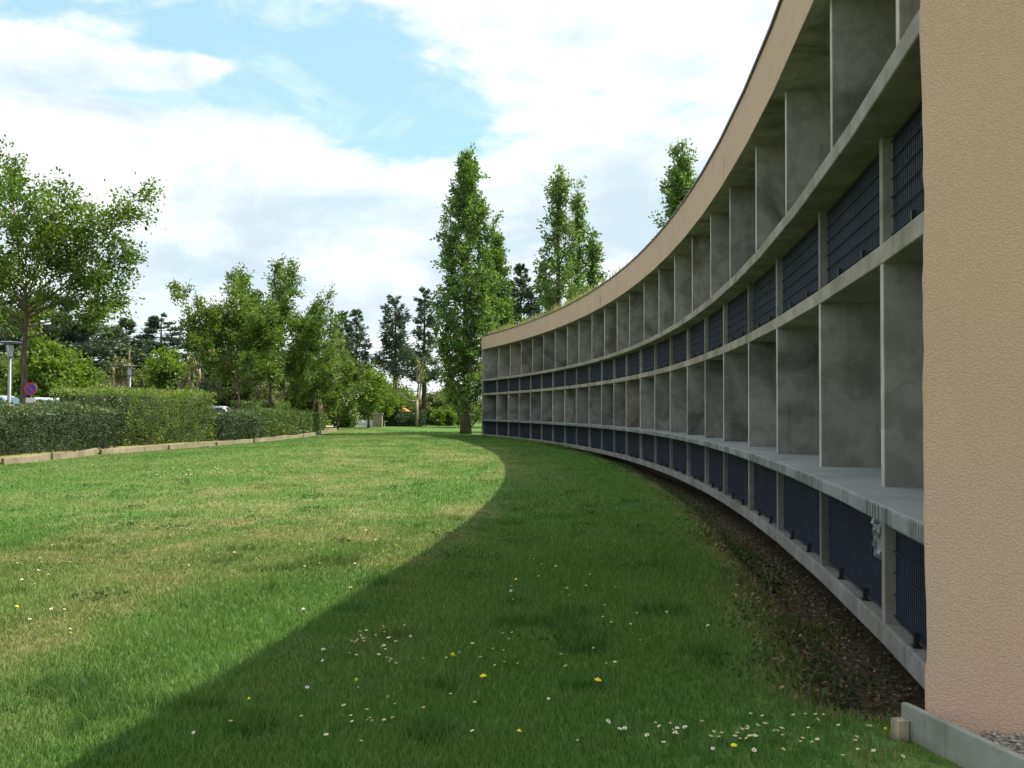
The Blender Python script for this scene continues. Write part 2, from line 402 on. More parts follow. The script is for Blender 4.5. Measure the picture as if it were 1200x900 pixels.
dn = m.math('ADD', dist, m.math('MULTIPLY_ADD', m.noise(v, 1.6, 4, .6), .7, -.35))
soil = m.ramp(m.noise(v, 14, 6, .7), [(.25, (.03, .023, .015)), (.5, (.085, .064, .042)), (.75, (.19, .15, .095))])
far_ok = m.math('MULTIPLY', m.maprange(sx.outputs[1], 34, 54, 1, 0), m.maprange(sx.outputs[1], 4.5, 5.3))
gc = m.mix(m.math('MULTIPLY', m.maprange(dn, .5, .95, 1, 0), far_ok), gc, soil)
m.color(gc, .95, spec=.1); m.bump(m.noise(v, 30, 5, .7), .7, .03)
ground = tri_mesh('ground', np.stack([XX.ravel(), YY.ravel(), ZZ.ravel()], 1), T, m.mat, attrs={'dry': np.maximum(dryness(XX.ravel(), YY.ravel()), .9*(XX.ravel() < kerb_x(YY.ravel()) - .1)*(YY.ravel() < 95))})
ground['kind'] = 'structure'

# car park behind the hedge and the sandy path at the far end of the lawn
def sheet(name, poly, mat, dz=.004, n=10):
    s = MB(); k = len(poly)//2
    left, rightp = poly[:k], poly[k:][::-1]
    for (a, b) in zip(left, rightp):
        for j in range(n + 1):
            x = a[0] + (b[0] - a[0])*j/n; y = a[1] + (b[1] - a[1])*j/n; s.v.append((x, y, gz(x, y) + dz))
    for i in range(k - 1):
        for j in range(n):
            q = i*(n + 1) + j; s.f.append((q, q + 1, q + n + 2, q + n + 1)); s.m.append(0)
    return tag(s.build(name, mat), kind='structure')
M['asphalt'] = plain('asphalt', (.055, .055, .055), .9, 0, .3, 20)
M['sand'] = plain('sandy_path', (.48, .42, .33), .95, 0, .12, 8)
lp = [(-46, y) for y in range(16, 96, 2)]; rp = [(float(kerb_x(y)) - 2.4, y) for y in range(16, 96, 2)]
sheet('car_park', lp + rp[::-1], M['asphalt'], .03, 24)
sheet('path', [(-24, 101), (-20, 99), (-16.2, 97)] + [(-14.0, 101.5), (-18, 104), (-23, 107)], M['sand'], .03)
sheet('gravel_strip', [(2.0, 3.0), (1.85, 4.0), (1.80, 4.495)] + [(9, 3.2), (9, 2.6), (9, 1.5)], plain('wall_gravel', (.20, .18, .16), .9, 0, .85, 34), .05)

# kerb of thin sawn boards along the hedge
kp = [((-14.05, 28.6), (-13.85, 31.0)), ((-13.87, 31.2), (-14.1, 35.1)), ((-14.05, 35.4), (-13.32, 39.9)), ((-13.27, 40.1), (-12.62, 43.9)), ((-12.57, 44.1), (-12.02, 47.9)), ((-11.98, 48.1), (-11.7, 57.8)), ((-11.72, 58.1), (-13.4, 79)), ((-15.2, 14), (-14.1, 28.3))]
s = MB()
for (p, q) in kp:
    p, q = Vector(p), Vector(q); n = max(2, int((q - p).length/1.2)); rows = []
    dirv = (q - p).normalized(); nrm = Vector((-dirv.y, dirv.x))*.05
    rnd = random.Random(int(p.y*10)); tilt = rnd.uniform(-.03, .04)
    ring = []
    for i in range(n + 1):
        c = p.lerp(q, i/n); wob = rnd.uniform(-.02, .02); z0 = gz(c.x + .35, c.y) - .1; z1 = z0 + .1 + .19 + tilt*(i/n) + wob*1.8
        a = c + nrm; b = c - nrm
        ring.append([(a.x, a.y, z0), (b.x, b.y, z0), (b.x + wob, b.y, z1), (a.x + wob, a.y, z1)])
    base = len(s.v)
    for r in ring: s.v += r
    for i in range(n):
        for k in range(4):
            a = base + i*4 + k; b = base + i*4 + (k + 1) % 4; s.f.append((a, b, b + 4, a + 4)); s.m.append(0)
    s.f.append((base + 3, base + 2, base + 1, base)); e = base + n*4; s.f.append((e, e + 1, e + 2, e + 3)); s.m += [0, 0]
tag(s.build('kerb', M['kerb']), kind='structure')

# ------------------------------------------------------------------ the curved building
ORI = pol(0.08, -3, 0)
bld = empty('curved_building', ORI, 'long concave concrete building of deep fins and navy grilles under a peach band', 'building')
def part(mb, name, mat, **kw): return mb.build(name, mat, bld, ORI, **kw)
NT = TH                                         # far to near
END = -.1640
s = MB(); s.strip(NT, 0, -.9, Z_BB, Z_BT); part(s, 'base_beam', M['beam'], bevel=.012)
s = MB(); s.strip(NT[:-1] + [END], .287, -.9, Z_LB, Z_LT, gap=.011); part(s, 'ledge', M['ledge'], bevel=.014)
s = MB(); s.strip(NT, .0, -.9, Z_2B, Z_2T); part(s, 'floor_slab', M['beam'], bevel=.008)
s = MB(); s.strip(NT, .2, -.9, Z_1B, Z_1T, gap=.009); part(s, 'floor_slab', M['slab'], bevel=.01)
s = MB(); s.strip(NT, .032, -.16, Z_FB + .004, Z_FB + .30, gap=.003); s.strip(NT, .0318, -.16, Z_FB + .303, Z_FT, gap=.003); part(s, 'fascia', M['fascia'])
s = MB(); s.strip(NT, .028, -.162, Z_FB - .002, Z_FB + .002); part(s, 'fascia_underside', M['fin'])
s = MB(); s.strip(NT, .062, -.2, Z_FT + .002, Z_FT + .042); part(s, 'coping', M['zinc'])
s = MB(); s.strip(NT, -.163, -7.98, Z_FB + .01, Z_FT - .25); part(s, 'roof', M['dark_concrete'])
s = MB(); s.strip(NT, -.21, -7.9, Z_FT - .245, Z_FT + .02); part(s, 'roof_planting_bed', M['roofsoil'])
s = MB(); s.strip(NT, -.905, -1.1, Z_BB + .005, Z_FB + .006); part(s, 'back_wall', M['fin'])
s = MB(); s.strip(NT, -.75, -1.2, -1.0, Z_BB - .003); part(s, 'foundation', M['dark_concrete'])
s = MB(); s.strip(NT, -8.0, -8.3, -.8, Z_FT + .05); part(s, 'rear_wall', M['fascia'])
# near end wall in roughcast: stands out past the ledge
def radial_slab(th, thick, d0, d1, z0, z1, side=1):
    t = Vector((-math.sin(th), math.cos(th), 0))*thick*side
    a, b = pol(th, d0), pol(th, d1); p = []
    ring = [a, b, b + t, a + t]
    if side < 0: ring = ring[::-1]
    return [(q.x, q.y, z0) for q in ring] + [(q.x, q.y, z1) for q in ring]
s = MB()
# subdivided face so that the plaster edge can wobble a little, as trowelled render does
nz = 90; rng = np.random.default_rng(3); t = Vector((-math.sin(-.1645), math.cos(-.1645), 0))*.075
zz = np.linspace(-.5, 6.6, nz + 1); wb = np.convolve(rng.normal(0, .0065, nz + 9), np.ones(5)/3, 'same')[:nz + 1]
for z, q in zip(zz, wb):
    for p in (pol(-.1645, .311 + q*.6), pol(-.1645, -8.3), pol(-.1645, -8.3) + t, pol(-.1645, .300 + q) + t): s.v.append((p.x, p.y, z))
for i in range(nz):
    for k in range(4):
        a = i*4 + k; b = i*4 + (k + 1) % 4; s.f.append((a, b, b + 4, a + 4)); s.m.append(0)
s.f += [(3, 2, 1, 0), (nz*4, nz*4 + 1, nz*4 + 2, nz*4 + 3)]; s.m += [0, 0]
part(s, 'end_wall', M['pink'])
s = MB(); s.hexa(radial_slab(NT[0] + .0004, .25, .0, -8.0, -.3, Z_FB - .004)); part(s, 'end_wall', M['fin'])
s = MB(); s.hexa(radial_slab(NT[0] + .0004, .25, .032, -8.0, Z_FB, Z_FT + .06)); part(s, 'fascia_return', M['fascia'])

FW = .105
def fin(th, d0, z0, z1, name):
    t = Vector((-math.sin(th), math.cos(th), 0))*FW/2
    a, b = pol(th, d0), pol(th, -.903)
    ring = [a - t, b - t, b + t, a + t]
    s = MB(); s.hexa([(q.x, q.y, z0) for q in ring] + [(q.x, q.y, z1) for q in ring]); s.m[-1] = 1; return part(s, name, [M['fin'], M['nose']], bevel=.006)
def post(th, z0, z1):
    t = Vector((-math.sin(th), math.cos(th), 0))*.05
    a, b = pol(th, -.004), pol(th, -.13); ring = [a - t, b - t, b + t, a + t]
    s = MB(); s.hexa([(q.x, q.y, z0) for q in ring] + [(q.x, q.y, z1) for q in ring]); return part(s, 'post', M['slab'], bevel=.006)
def grille(ta, tb, d, z0, z1, near):
    """a ribbed navy sheet with taut horizontal wires in front and two bolted feet"""
    a, b = pol(ta, d), pol(tb, d); L_ = (b - a).length; ux = (b - a)/L_; nr = Vector((ux.y, -ux.x, 0))
    mid = (a + b)/2
    if nr.dot(Vector((CX, CY, 0)) - mid) < 0: nr = -nr
    x0, x1 = .056, L_ - .056
    s = MB()
    nb = int((x1 - x0)/(.055 if near else .11)); st = (x1 - x0)/nb
    vs = []; fs = []
    for i in range(nb):
        xa = x0 + i*st
        for (x, o) in ((xa, 0), (xa + st*.5, 0), (xa + st*.55, -.016), (xa + st*.95, -.016)):
            for z in (z0 + .03, z1): p = a + ux*x + nr*o; vs.append((p.x, p.y, z))
    for i in range(nb*4 - 1): fs.append((2*i, 2*i + 2, 2*i + 3, 2*i + 1))
    s.add(vs, fs)
    s.mi = 1
    for k in range(6):
        z = z0 + .06 + (z1 - z0 - .1)*k/5; r = .005 if near else .007
        p, q = a + ux*x0 + nr*.012, a + ux*x1 + nr*.012
        s.tube([(p.x, p.y, z), (q.x, q.y, z)], [r, r], 4)
    o = part(s, 'grille', [M['navy'], M['wire']])
    for fx in (.3, .68):
        p = a + ux*(L_*fx) + nr*.024; f = MB(); rz = math.atan2(ux.y, ux.x)
        f.box((p.x, p.y, z0 + .045), .035, .03, .094, rz); f.box((p.x, p.y, z0 + .008), .07, .05, .014, rz)
        f.build('foot', M['foot'], o, ORI)
for i, th in enumerate(NT[1:-1]):
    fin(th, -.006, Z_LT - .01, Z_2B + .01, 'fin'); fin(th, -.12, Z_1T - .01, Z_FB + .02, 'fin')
    post(th, Z_BT - .01, Z_LB + .01); post(th, Z_2T - .01, Z_1B + .01)
for ta, tb in zip(NT[:-1], NT[1:]):
    near = tb < .0
    grille(ta, tb, -.075, Z_BT, Z_LB, near); grille(ta, tb, -.075, Z_2T, Z_1B, near)
# soffit of the upper recesses
s = MB(); s.strip(NT, -.165, -.9, Z_FB + .002, Z_FB + .008); part(s, 'soffit', M['fin'])

# crumpled paper behind the second lower grille
a, b = pol(NT[-3], -.045), pol(NT[-2], -.045); ux = (b - a).normalized()
s = MB(); rnd = random.Random(4); gx, gzn = 7, 10; nrm = Vector((-1, 0, 0))
for i in range(gx + 1):
    for j in range(gzn + 1):
        p = b - ux*(.07 + .38*(1 - i/gx)) + nrm*rnd.uniform(0, .03); s.v.append((p.x + rnd.uniform(-.008, .008), p.y + rnd.uniform(-.008, .008), .50 + .38*j/gzn + rnd.uniform(-.004, .004)))
for i in range(gx):
    for j in range(gzn):
        q = i*(gzn + 1) + j; s.f.append((q, q + gzn + 1, q + gzn + 2, q + 1)); s.m.append(0)
m = N('crumpled_film'); m.color(m.ramp(m.noise(m.pos(), 26, 4, .7), [(.42, (.05, .06, .08)), (.62, (.36, .38, .41))]), .3)
ob = s.build('plastic_sheet', m.mat, loc=(b - ux*.2 + Vector((0, 0, .5))))
sol = ob.modifiers.new('t', 'SOLIDIFY'); sol.thickness = .002
tag(ob, 'crumpled pale plastic sheet caught on a low navy grille beside the peach wall', 'plastic sheet')

# edging board and stake against the end wall
def plank(name, p, q, z0, z1, th, mat, label, cat):
    p, q = Vector(p), Vector(q); u = (q - p).normalized(); n = Vector((-u.y, u.x))*th/2
    ring = [p - n, q - n, q + n, p + n]; s = MB(); s.hexa([(r.x, r.y, z0) for r in ring] + [(r.x, r.y, z1) for r in ring])
    o = s.build(name, mat, loc=(p.x, p.y, z0), bevel=.006); return tag(o, label, cat)
plank('edging_board', (1.735, 4.60), (2.02, 3.35), -.1, .245, .034, M['board'], 'pale concrete edging board running along the foot of the peach wall', 'edging board')
s = MB(); s.box((1.695, 4.545, .03), .05, .06, .31, .25)
tag(s.build('wooden_stake', M['wood'], loc=(1.70, 4.53, 0)), 'short square wooden stake at the end of the concrete edging board', 'stake')

# ------------------------------------------------------------------ foliage makers
def unit(rng, n):
    v = rng.normal(size=(n, 3)); return v/np.linalg.norm(v, axis=1, keepdims=True)
def leaves(name, P, size, rng, mat, parent=None, wid=.55, upb=.5, axis=None, tint=None, loc=(0, 0, 0), extra=None):
    P = np.asarray(P, float); n = len(P)
    a = unit(rng, n) if axis is None else np.asarray(axis) + unit(rng, n)*.45
    a /= np.linalg.norm(a, axis=1, keepdims=True)
    nn = unit(rng, n) + np.array([0, 0, upb]); sv = np.cross(a, nn); sv /= np.maximum(np.linalg.norm(sv, axis=1, keepdims=True), 1e-6)
    n2 = np.cross(sv, a)
    Ls = (size*rng.uniform(.65, 1.3, n))[:, None]; Wd = Ls*wid*.5; fo = Ls*.12
    V = np.stack([P, P + a*Ls*.45 + sv*Wd + n2*fo, P + a*Ls, P + a*Ls*.45 - sv*Wd + n2*fo], 1).reshape(-1, 3)
    i = np.arange(n)*4
    T = np.concatenate([np.stack([i, i + 1, i + 2], 1), np.stack([i, i + 2, i + 3], 1)])
    tt = rng.beta(2, 2.4, n) if tint is None else tint
    tt = np.repeat(tt, 4)
    mats = mat
    if extra is not None:
        EV, ET, em = extra; V = np.concatenate([V, EV]); T = np.concatenate([T, ET + n*4]); tt = np.concatenate([tt, np.zeros(len(EV))])
        mats = [mat, em]
    o = tri_mesh(name, V, T, mats, parent, {'tint': tt}, loc)
    if extra is not None:
        mi = np.zeros(len(T), np.int32); mi[2*n:] = 1; o.data.polygons.foreach_set('material_index', mi)
    return o
def bez(a, b, c, n):
    return [a*(1 - t)**2 + b*2*t*(1 - t) + c*t*t for t in [i/n for i in range(n + 1)]]
def rv(r, s=1): return Vector((r.gauss(0, s), r.gauss(0, s), r.gauss(0, s)))

def broadleaf(name, label, loc, H, env, fork, lowest, tr, n_prim, n_sec, n_tw, n_lf, size, mat, barkm=None, seed=1, steep=0, lean=(0, 0), sec_len=.16, tw_len=.5,
              group=None, cat='tree', jit=.10, fixed=(), gapk=1.0, trunk_to=None):
    r = random.Random(seed); rng = np.random.default_rng(seed); H *= .985 if steep else .955
    root = empty(name, loc, label, cat, group)
    mb = MB(); P = []; A = []; TI = []
    top = trunk_to or (H*.96 if steep else H*.62)
    tp = [Vector((lean[0]*(i/8)**1.5 + r.gauss(0, .03)*tr*4*(i > 0), lean[1]*(i/8)**1.5 + r.gauss(0, .03)*tr*4*(i > 0), top*i/8 - (.12 if i == 0 else 0))) for i in range(9)]
    mb.tube(tp, [tr*(1.35 if i == 0 else 1 - .82*(i/8)**.9) for i in range(9)], 8)
    def on_trunk(h):
        f = max(0, min(7.999, h/top*8)); i = int(f); return tp[i].lerp(tp[i + 1], f - i), tr*(1 - .82*(f/8)**.9)
    prims = []
    for i in range(n_prim):
        t = (i + .5)/n_prim
        az = i*2.399963 + r.uniform(-.5, .5)
        if steep:
            h0 = H*(fork + (.9 - fork)*t**1.05); hend = min(H*(.995 - .02*r.random()), h0 + H*r.uniform(.10, .2)*(1.25 - .5*t))
        else:
            h0 = fork*H + (top*.98 - fork*H)*min(1, t*1.05); hend = H*(lowest + (1 - lowest)*t) + r.uniform(-.06, .06)*H
        re = env(hend/H, az)*r.uniform(.7, 1.08)
        prims.append((h0, az, hend, re))
    for q in fixed: prims.append(q)
    for (h0, az, hend, re) in prims:
        st, rr = on_trunk(h0); out = Vector((math.cos(az), math.sin(az), 0))
        end = Vector((lean[0]*min(1, hend/top), lean[1]*min(1, hend/top), 0)) + out*re + Vector((0, 0, hend))
        ctl = st + out*re*(.75 if steep else .5) + Vector((0, 0, (hend - h0)*(.12 if steep else r.uniform(.2, .55))))
        pts = bez(st, ctl, end, 6); ln = sum((pts[k + 1] - pts[k]).length for k in range(6))
        r0 = min(rr*.6, .012*ln + .02)
        mb.tube([p + rv(r, .02*ln/4) if 0 < k < 6 else p for k, p in enumerate(pts)], [r0*(1 - .8*k/6) for k in range(7)], 5, False)
        for k in range(n_sec):
            s_ = r.uniform(.12 if steep else .28, 1); f = s_*5.999; j = int(f); p0 = pts[j].lerp(pts[j + 1], f - j)
            dv = (pts[j + 1] - pts[j]).normalized()*.8 + rv(r, .55) + Vector((0, 0, .5 if steep else .22)); dv.normalize()
            sl_ = sec_len*H*r.uniform(.5, 1.1)*(1.1 - .45*s_)
            p1 = p0 + dv*sl_
            mb.tube([p0, p0.lerp(p1, .5) + rv(r, .03*sl_), p1], [r0*.3 + .004, r0*.2 + .003, .004], 4, False)
            ct = r.random()
            for q in range(n_tw):
                if r.random() > gapk: continue
                u_ = r.uniform(.15, 1.05); b0 = p0.lerp(p1, u_); d2 = dv*.6 + rv(r, .6) + Vector((0, 0, .35 if steep else .1)); d2.normalize()
                b1 = b0 + d2*tw_len*r.uniform(.4, 1.35)
                tl = rng.random(n_lf)[:, None]
                pp = np.array(b0)*(1 - tl) + np.array(b1)*tl + rng.normal(0, jit, (n_lf, 3))
                P.append(pp); A.append(np.repeat(np.array(d2)[None], n_lf, 0)); TI.append(np.clip(rng.beta(2, 2.2, n_lf)*.7 + (ct - .5)*.6 + .13, 0, 1))
    mb.build('trunk', barkm or M['bark'], root, smooth=True)
    leaves('crown', np.concatenate(P), size, rng, mat, root, .6, .6, np.concatenate(A)*.7 + np.array([0, 0, -.15]), np.concatenate(TI))
    return root
def conifer(name, label, loc, H, env, start, tr, n_whorl, per, size, mat, seed=1, droop=-.05, tipup=.12, pads=7, nl=16, group=None, flat=.55, cat='tree', inner=.3, lean=(0, 0), bark_=None):
    r = random.Random(seed); rng = np.random.default_rng(seed)
    root = empty(name, loc, label, cat, group); mb = MB(); P = []; A = []; TI = []
    tp = [Vector((lean[0]*(i/6)**1.4, lean[1]*(i/6)**1.4, H*.985*i/6 - (.15 if i == 0 else 0))) for i in range(7)]
    mb.tube(tp, [tr*(1.3 if i == 0 else 1 - .93*i/6) for i in range(7)], 7)
    for k in range(n_whorl):
        t = (k + r.uniform(.1, .9))/n_whorl; h = H*(start + (1 - start)*t)
        f = min(5.999, h/(H*.985)*6); c0 = tp[int(f)].lerp(tp[int(f) + 1], f - int(f))
        for j in range(per):
            if r.random() < .15: continue
            hj = min(H*.98, max(H*start*.9, h + r.gauss(0, .55)*H*(1 - start)/n_whorl*2)); f = min(5.999, hj/(H*.985)*6); c0 = tp[int(f)].lerp(tp[int(f) + 1], f - int(f))
            az = k*1.9 + j*2*PI/per + r.uniform(-.5, .5); ln = env(hj/H, az)*r.uniform(.45, 1.15)
            if ln < .1: ln = .15
            out = Vector((math.cos(az), math.sin(az), 0)); sd_ = Vector((-out.y, out.x, 0))
            end = c0 + out*ln + Vector((0, 0, droop*ln + tipup*ln)); ctl = c0 + out*ln*.55 + Vector((0, 0, droop*ln*1.2))
            pts = bez(c0, ctl, end, 4); r0 = min(tr*.35, .012*ln + .02)
            mb.tube(pts, [r0*(1 - .2*q) + .006 for q in range(5)], 4, False)
            np_ = max(2, int(pads*ln/2.2)); ct = r.random()
            for q in range(np_):
                s_ = inner + (1 - inner)*(q + r.random())/np_; ff = s_*3.999; b0 = pts[int(ff)].lerp(pts[int(ff) + 1], ff - int(ff))
                side = r.choice((-1, 1)); d2 = (out*.7 + sd_*side*r.uniform(.2, 1.1) + Vector((0, 0, r.uniform(-.05, .3)))).normalized()
                tl_ = ln*.28*r.uniform(.5, 1.2)*(1.15 - s_*.5) + .12
                tl = rng.random(nl)[:, None]
                pp = np.array(b0) + np.array(d2)*tl*tl_ + (rng.normal(0, 1, (nl, 3))*np.array([.17, .17, .17*flat*2]) + np.array([0, 0, r.gauss(0, .22)*flat*2]))*min(1.2, ln*.5 + .2)
                P.append(pp); A.append(np.repeat(np.array(d2)[None], nl, 0) + np.array([0, 0, .25])); TI.append(np.clip(rng.beta(2, 2.4, nl)*.8 + (ct - .5)*.3 + .08, 0, 1))
    mb.build('trunk', bark_ or M['darkbark'], root, smooth=True)
    leaves('crown', np.concatenate(P), size, rng, mat, root, .38, 1.0, np.concatenate(A), np.concatenate(TI))
    return root

def H_at(dist, ytop, base=0.0): return (481.5 - ytop)/F_PX*dist + EYE - base

# ---- trees: street trees behind the hedge
def roundenv(rad, lo=.25, peak=.55, p=.8):
    def e(h, az):
        if h < lo: return rad*.75
        if h < peak: return rad*(.75 + .25*(h - lo)/(peak - lo))
        return rad*max(.06, 1 - ((h - peak)/(1.02 - peak))**2)**p
    return e
p = at(28, 34); Hh = H_at(34, 172, p.z)
t1 = broadleaf('street_tree', 'large spreading street tree at the left edge beside the lamp post and round sign', p, Hh, roundenv(3.35, .3, .5, .6), .38, .47, .17, 18, 9, 6, 20, .13, L['street'], seed=11,
               sec_len=.13, tw_len=.6, group='street trees behind the hedge', jit=.11,
               fixed=((Hh*.45, -.1, Hh*.86, 3.95), (Hh*.5, -.25, Hh*.74, 3.3), (Hh*.45, .25, Hh*.66, 3.1), (Hh*.5, .1, Hh*.76, 3.0), (Hh*.5, 2.6, Hh*1.0, 1.2), (Hh*.5, 3.0, Hh*.86, 3.3)))
p = at(281, 55); Hh = H_at(55, 334, p.z)
broadleaf('street_tree', 'tall street tree leaning left with an open branch over the bare plane tree', p, Hh, roundenv(2.35, .3, .55, .7), .36, .40, .12, 16, 9, 7, 23, .145, L['street'], seed=22, sec_len=.14, tw_len=.55,
          group='street trees behind the hedge', lean=(-.2, 0), fixed=((Hh*.5, PI - .1, Hh*.99, 3.2), (Hh*.45, PI + .2, Hh*.8, 2.7), (Hh*.4, PI, Hh*.62, 2.2)))
p = at(317, 61); Hh = H_at(61, 311, p.z)
broadleaf('street_tree', 'tallest of the middle street trees, on a straight brown trunk over the low hedge', p, Hh, roundenv(3.5, .3, .66, .6), .36, .40, .15, 23, 9, 7, 23, .15, L['street'], seed=35, sec_len=.14, tw_len=.6,
          group='street trees behind the hedge', fixed=((Hh*.5, .2, Hh*.98, 1.2), (Hh*.45, -.2, Hh*.66, 3.2)))
p = at(368, 75); Hh = H_at(75, 385, p.z)
broadleaf('street_tree', 'short street tree at the far end of the hedge, next to the white blossoming tree', p, Hh, roundenv(2.9, .25, .5, .7), .28, .30, .13, 16, 8, 7, 22, .165, L['street'], seed=44, sec_len=.16, tw_len=.6,
          group='street trees behind the hedge')
p = at(396, 84); Hh = H_at(84, 402, p.z)
broadleaf('blossom_tree', 'small tree with pale white blossom at the far end of the hedge', p, Hh, roundenv(2.1, .2, .5, .7), .2, .2, .1, 14, 8, 5, 18, .2, L['blossom'], seed=51, sec_len=.16, tw_len=.6)

# ---- poplars
def popenv(rad, lo=.08, pw=1.7):
    def e(h, az):
        a = min(1, .26 + h*2.3)*(1 - max(0, (h - .35)/.66)**pw)
        return rad*max(.07, a)*(1 + .2*math.sin(az*2 + h*17))
    return e
p = at(546, 68); Hh = H_at(68, 174, p.z)
pg = 'Lombardy poplars'
broadleaf('poplar', 'tallest poplar, standing at the far end of the curved building', p, Hh, (lambda h, az: float(np.interp(h, [0, .05, .12, .33, .62, .78, .92, 1.0], [.5, .9, 1.4, 1.85, 2.0, 1.55, .75, .05]))*(1 + .18*math.sin(az*2 + h*17))), .02, 0, .30, 70, 8, 4, 19, .2, L['poplar'], seed=61, steep=1, sec_len=.058, tw_len=.5, group=pg, jit=.12, gapk=.85)
p = at(580, 73); Hh = H_at(73, 276, p.z)
broadleaf('poplar', 'lower poplar close behind the tallest one, against the end of the building', p, Hh, (lambda h, az: float(np.interp(h, [0, .3, .6, .85, 1.0], [.5, .9, 1.05, .6, .1]))), .1, 0, .22, 40, 7, 4, 16, .22, L['poplar'], seed=67, steep=1, sec_len=.06, tw_len=.5, group=pg, jit=.14)
p = at(654, 76); Hh = H_at(76, 192, p.z)
broadleaf('poplar', 'sparse poplar with thin bare tips showing above the middle of the roof', p, Hh, popenv(2.7, pw=1.15), .1, 0, .32, 46, 6, 4, 13, .23, L['poplar'], seed=73, steep=1, sec_len=.05, tw_len=.5, group=pg, jit=.15, gapk=.7)
p = at(677, 79); Hh = H_at(79, 205, p.z)
broadleaf('poplar', 'slim poplar rising just right of the sparse one above the roof', p, Hh, popenv(1.0, pw=1.0), .1, 0, .26, 30, 6, 4, 14, .23, L['poplar'], seed=77, steep=1, sec_len=.05, tw_len=.5, group=pg, jit=.16, gapk=.6)
p = at(694, 80); Hh = H_at(80, 268, p.z)
broadleaf('poplar', 'short narrow poplar peeping over the roof right of the slim one', p, Hh, popenv(.95), .15, 0, .22, 30, 6, 4, 13, .24, L['poplar'], seed=79, steep=1, sec_len=.05, tw_len=.5, group=pg, jit=.16, gapk=.6)
p = at(797, 72); Hh = H_at(72, 166, p.z)
broadleaf('poplar', 'dense poplar standing alone behind the high part of the roof', p, Hh, popenv(2.8, pw=1.4), .1, 0, .32, 56, 8, 4, 16, .22, L['poplar'], seed=83, steep=1, sec_len=.055, tw_len=.55, group=pg, jit=.16, gapk=.85)

# ---- conifers
def cone(rad, lo=0, pw=.8, tipw=.03):
    return lambda h, az: rad*max(tipw, (1 - max(0, (h - lo)/(1 - lo)))**pw)
def flatenv(rad): return lambda h, az: rad*max(.18, math.sin(min(1, max(0, (h - .2)/.8))*PI*.86 + .35))*(1 + .3*math.sin(az*3 + h*21))
cg = 'conifers in the park beyond'
def con(px, dist, ytop, env, label, name='pine_tree', **kw):
    p = at(px, dist); return conifer(name, label, p, H_at(dist, ytop, p.z), env, group=cg, **kw)
con(463, 110, 346, lambda h, az: (2.2 if h > .55 else 3.4)*max(.3, (1.03 - h)**.4)*(1 + .25*math.sin(az*2 + h*15)), 'dark pine with long lower boughs, left of the taller pointed pine', start=.40, tr=.34, n_whorl=26, per=4, size=.36, mat=L['conifer'], seed=101, pads=9, nl=20, droop=-.12, tipup=.2)
con(497, 112, 336, lambda h, az: 2.2*max(.12, (1.03 - h)**.6)*(1 + .25*math.sin(az*3 + h*19)), 'taller dark pine nearest to the big poplar, with a pointed top', start=.30, tr=.33, n_whorl=34, per=4, size=.34, mat=L['conifer'], seed=107, pads=8, nl=18, droop=-.1, tipup=.15)
con(400, 108, 366, cone(2.4, .1, .5), 'grey green fir with a rounded top behind the blossoming tree', 'fir_tree', start=.15, tr=.3, n_whorl=34, per=5, size=.36, mat=L['blueconifer'], seed=113, pads=7, nl=15, droop=-.2, tipup=.1)
con(417, 109, 362, cone(2.2, .1, .55), 'slim grey green fir with a pointed top beside the rounded fir', 'fir_tree', start=.12, tr=.3, n_whorl=34, per=5, size=.36, mat=L['blueconifer'], seed=119, pads=7, nl=15, droop=-.2, tipup=.1)
con(610, 98, 309, cone(2.6, .3, .6), 'dark fir seen between the tallest poplar and the sparse poplar', 'fir_tree', start=.3, tr=.32, n_whorl=30, per=5, size=.36, mat=L['conifer'], seed=127, pads=9, nl=21, droop=-.1, tipup=.15)
con(590, 102, 345, cone(2.2, .3, .6), 'lower dark fir half hidden behind the tallest poplar', 'fir_tree', start=.25, tr=.3, n_whorl=26, per=5, size=.36, mat=L['conifer'], seed=128, pads=9, nl=18, droop=-.1, tipup=.15)
con(640, 96, 300, cone(2.3, .3, .6), 'dark fir behind the lower left side of the sparse poplar', 'fir_tree', start=.3, tr=.3, n_whorl=26, per=5, size=.36, mat=L['conifer'], seed=129, pads=9, nl=18, droop=-.1, tipup=.15)
con(188, 92, 369, flatenv(2.9), 'cedar with flat separate tiers of dark branches above the light green tree', 'cedar_tree', start=.32, tr=.34, n_whorl=11, per=6, size=.36, mat=L['conifer'], seed=131, pads=12, nl=27, droop=.0, tipup=.08, flat=.12)
con(147, 92, 374, cone(2.6, .2, .7), 'dark pointed fir between the cedar and the large street tree', 'fir_tree', start=.15, tr=.3, n_whorl=24, per=6, size=.36, mat=L['conifer'], seed=137, pads=9, nl=21, droop=-.05, tipup=.1)
con(160, 88, 400, cone(2.4, .1, .5), 'greener bushy fir in front of the pointed fir and the cedar', 'fir_tree', start=.08, tr=.25, n_whorl=24, per=6, size=.36, mat=L['blueconifer'], seed=138, pads=9, nl=18)
con(60, 80, 352, lambda h, az: 4.2*max(.25, math.sin(min(1, max(.1, (h - .1)/.9))*PI*.8 + .3)), 'broad dark cedar behind the trunk of the large street tree', 'cedar_tree', start=.25, tr=.4, n_whorl=14, per=7, size=.36, mat=L['conifer'], seed=141, pads=11, nl=24, flat=.2)
con(102, 86, 372, lambda h, az: 3.6*max(.2, math.sin(min(1, max(.1, (h - .05)/.95))*PI*.8 + .3)), 'dark cedar stepping down to the right of the broad cedar', 'cedar_tree', start=.15, tr=.35, n_whorl=14, per=7, size=.36, mat=L['conifer'], seed=143, pads=10, nl=22, flat=.2)
con(5, 84, 350, cone(3.6, .2, .5), 'dark fir behind the lamp post at the left edge', 'fir_tree', start=.15, tr=.35, n_whorl=24, per=6, size=.36, mat=L['conifer'], seed=147, pads=9, nl=21)
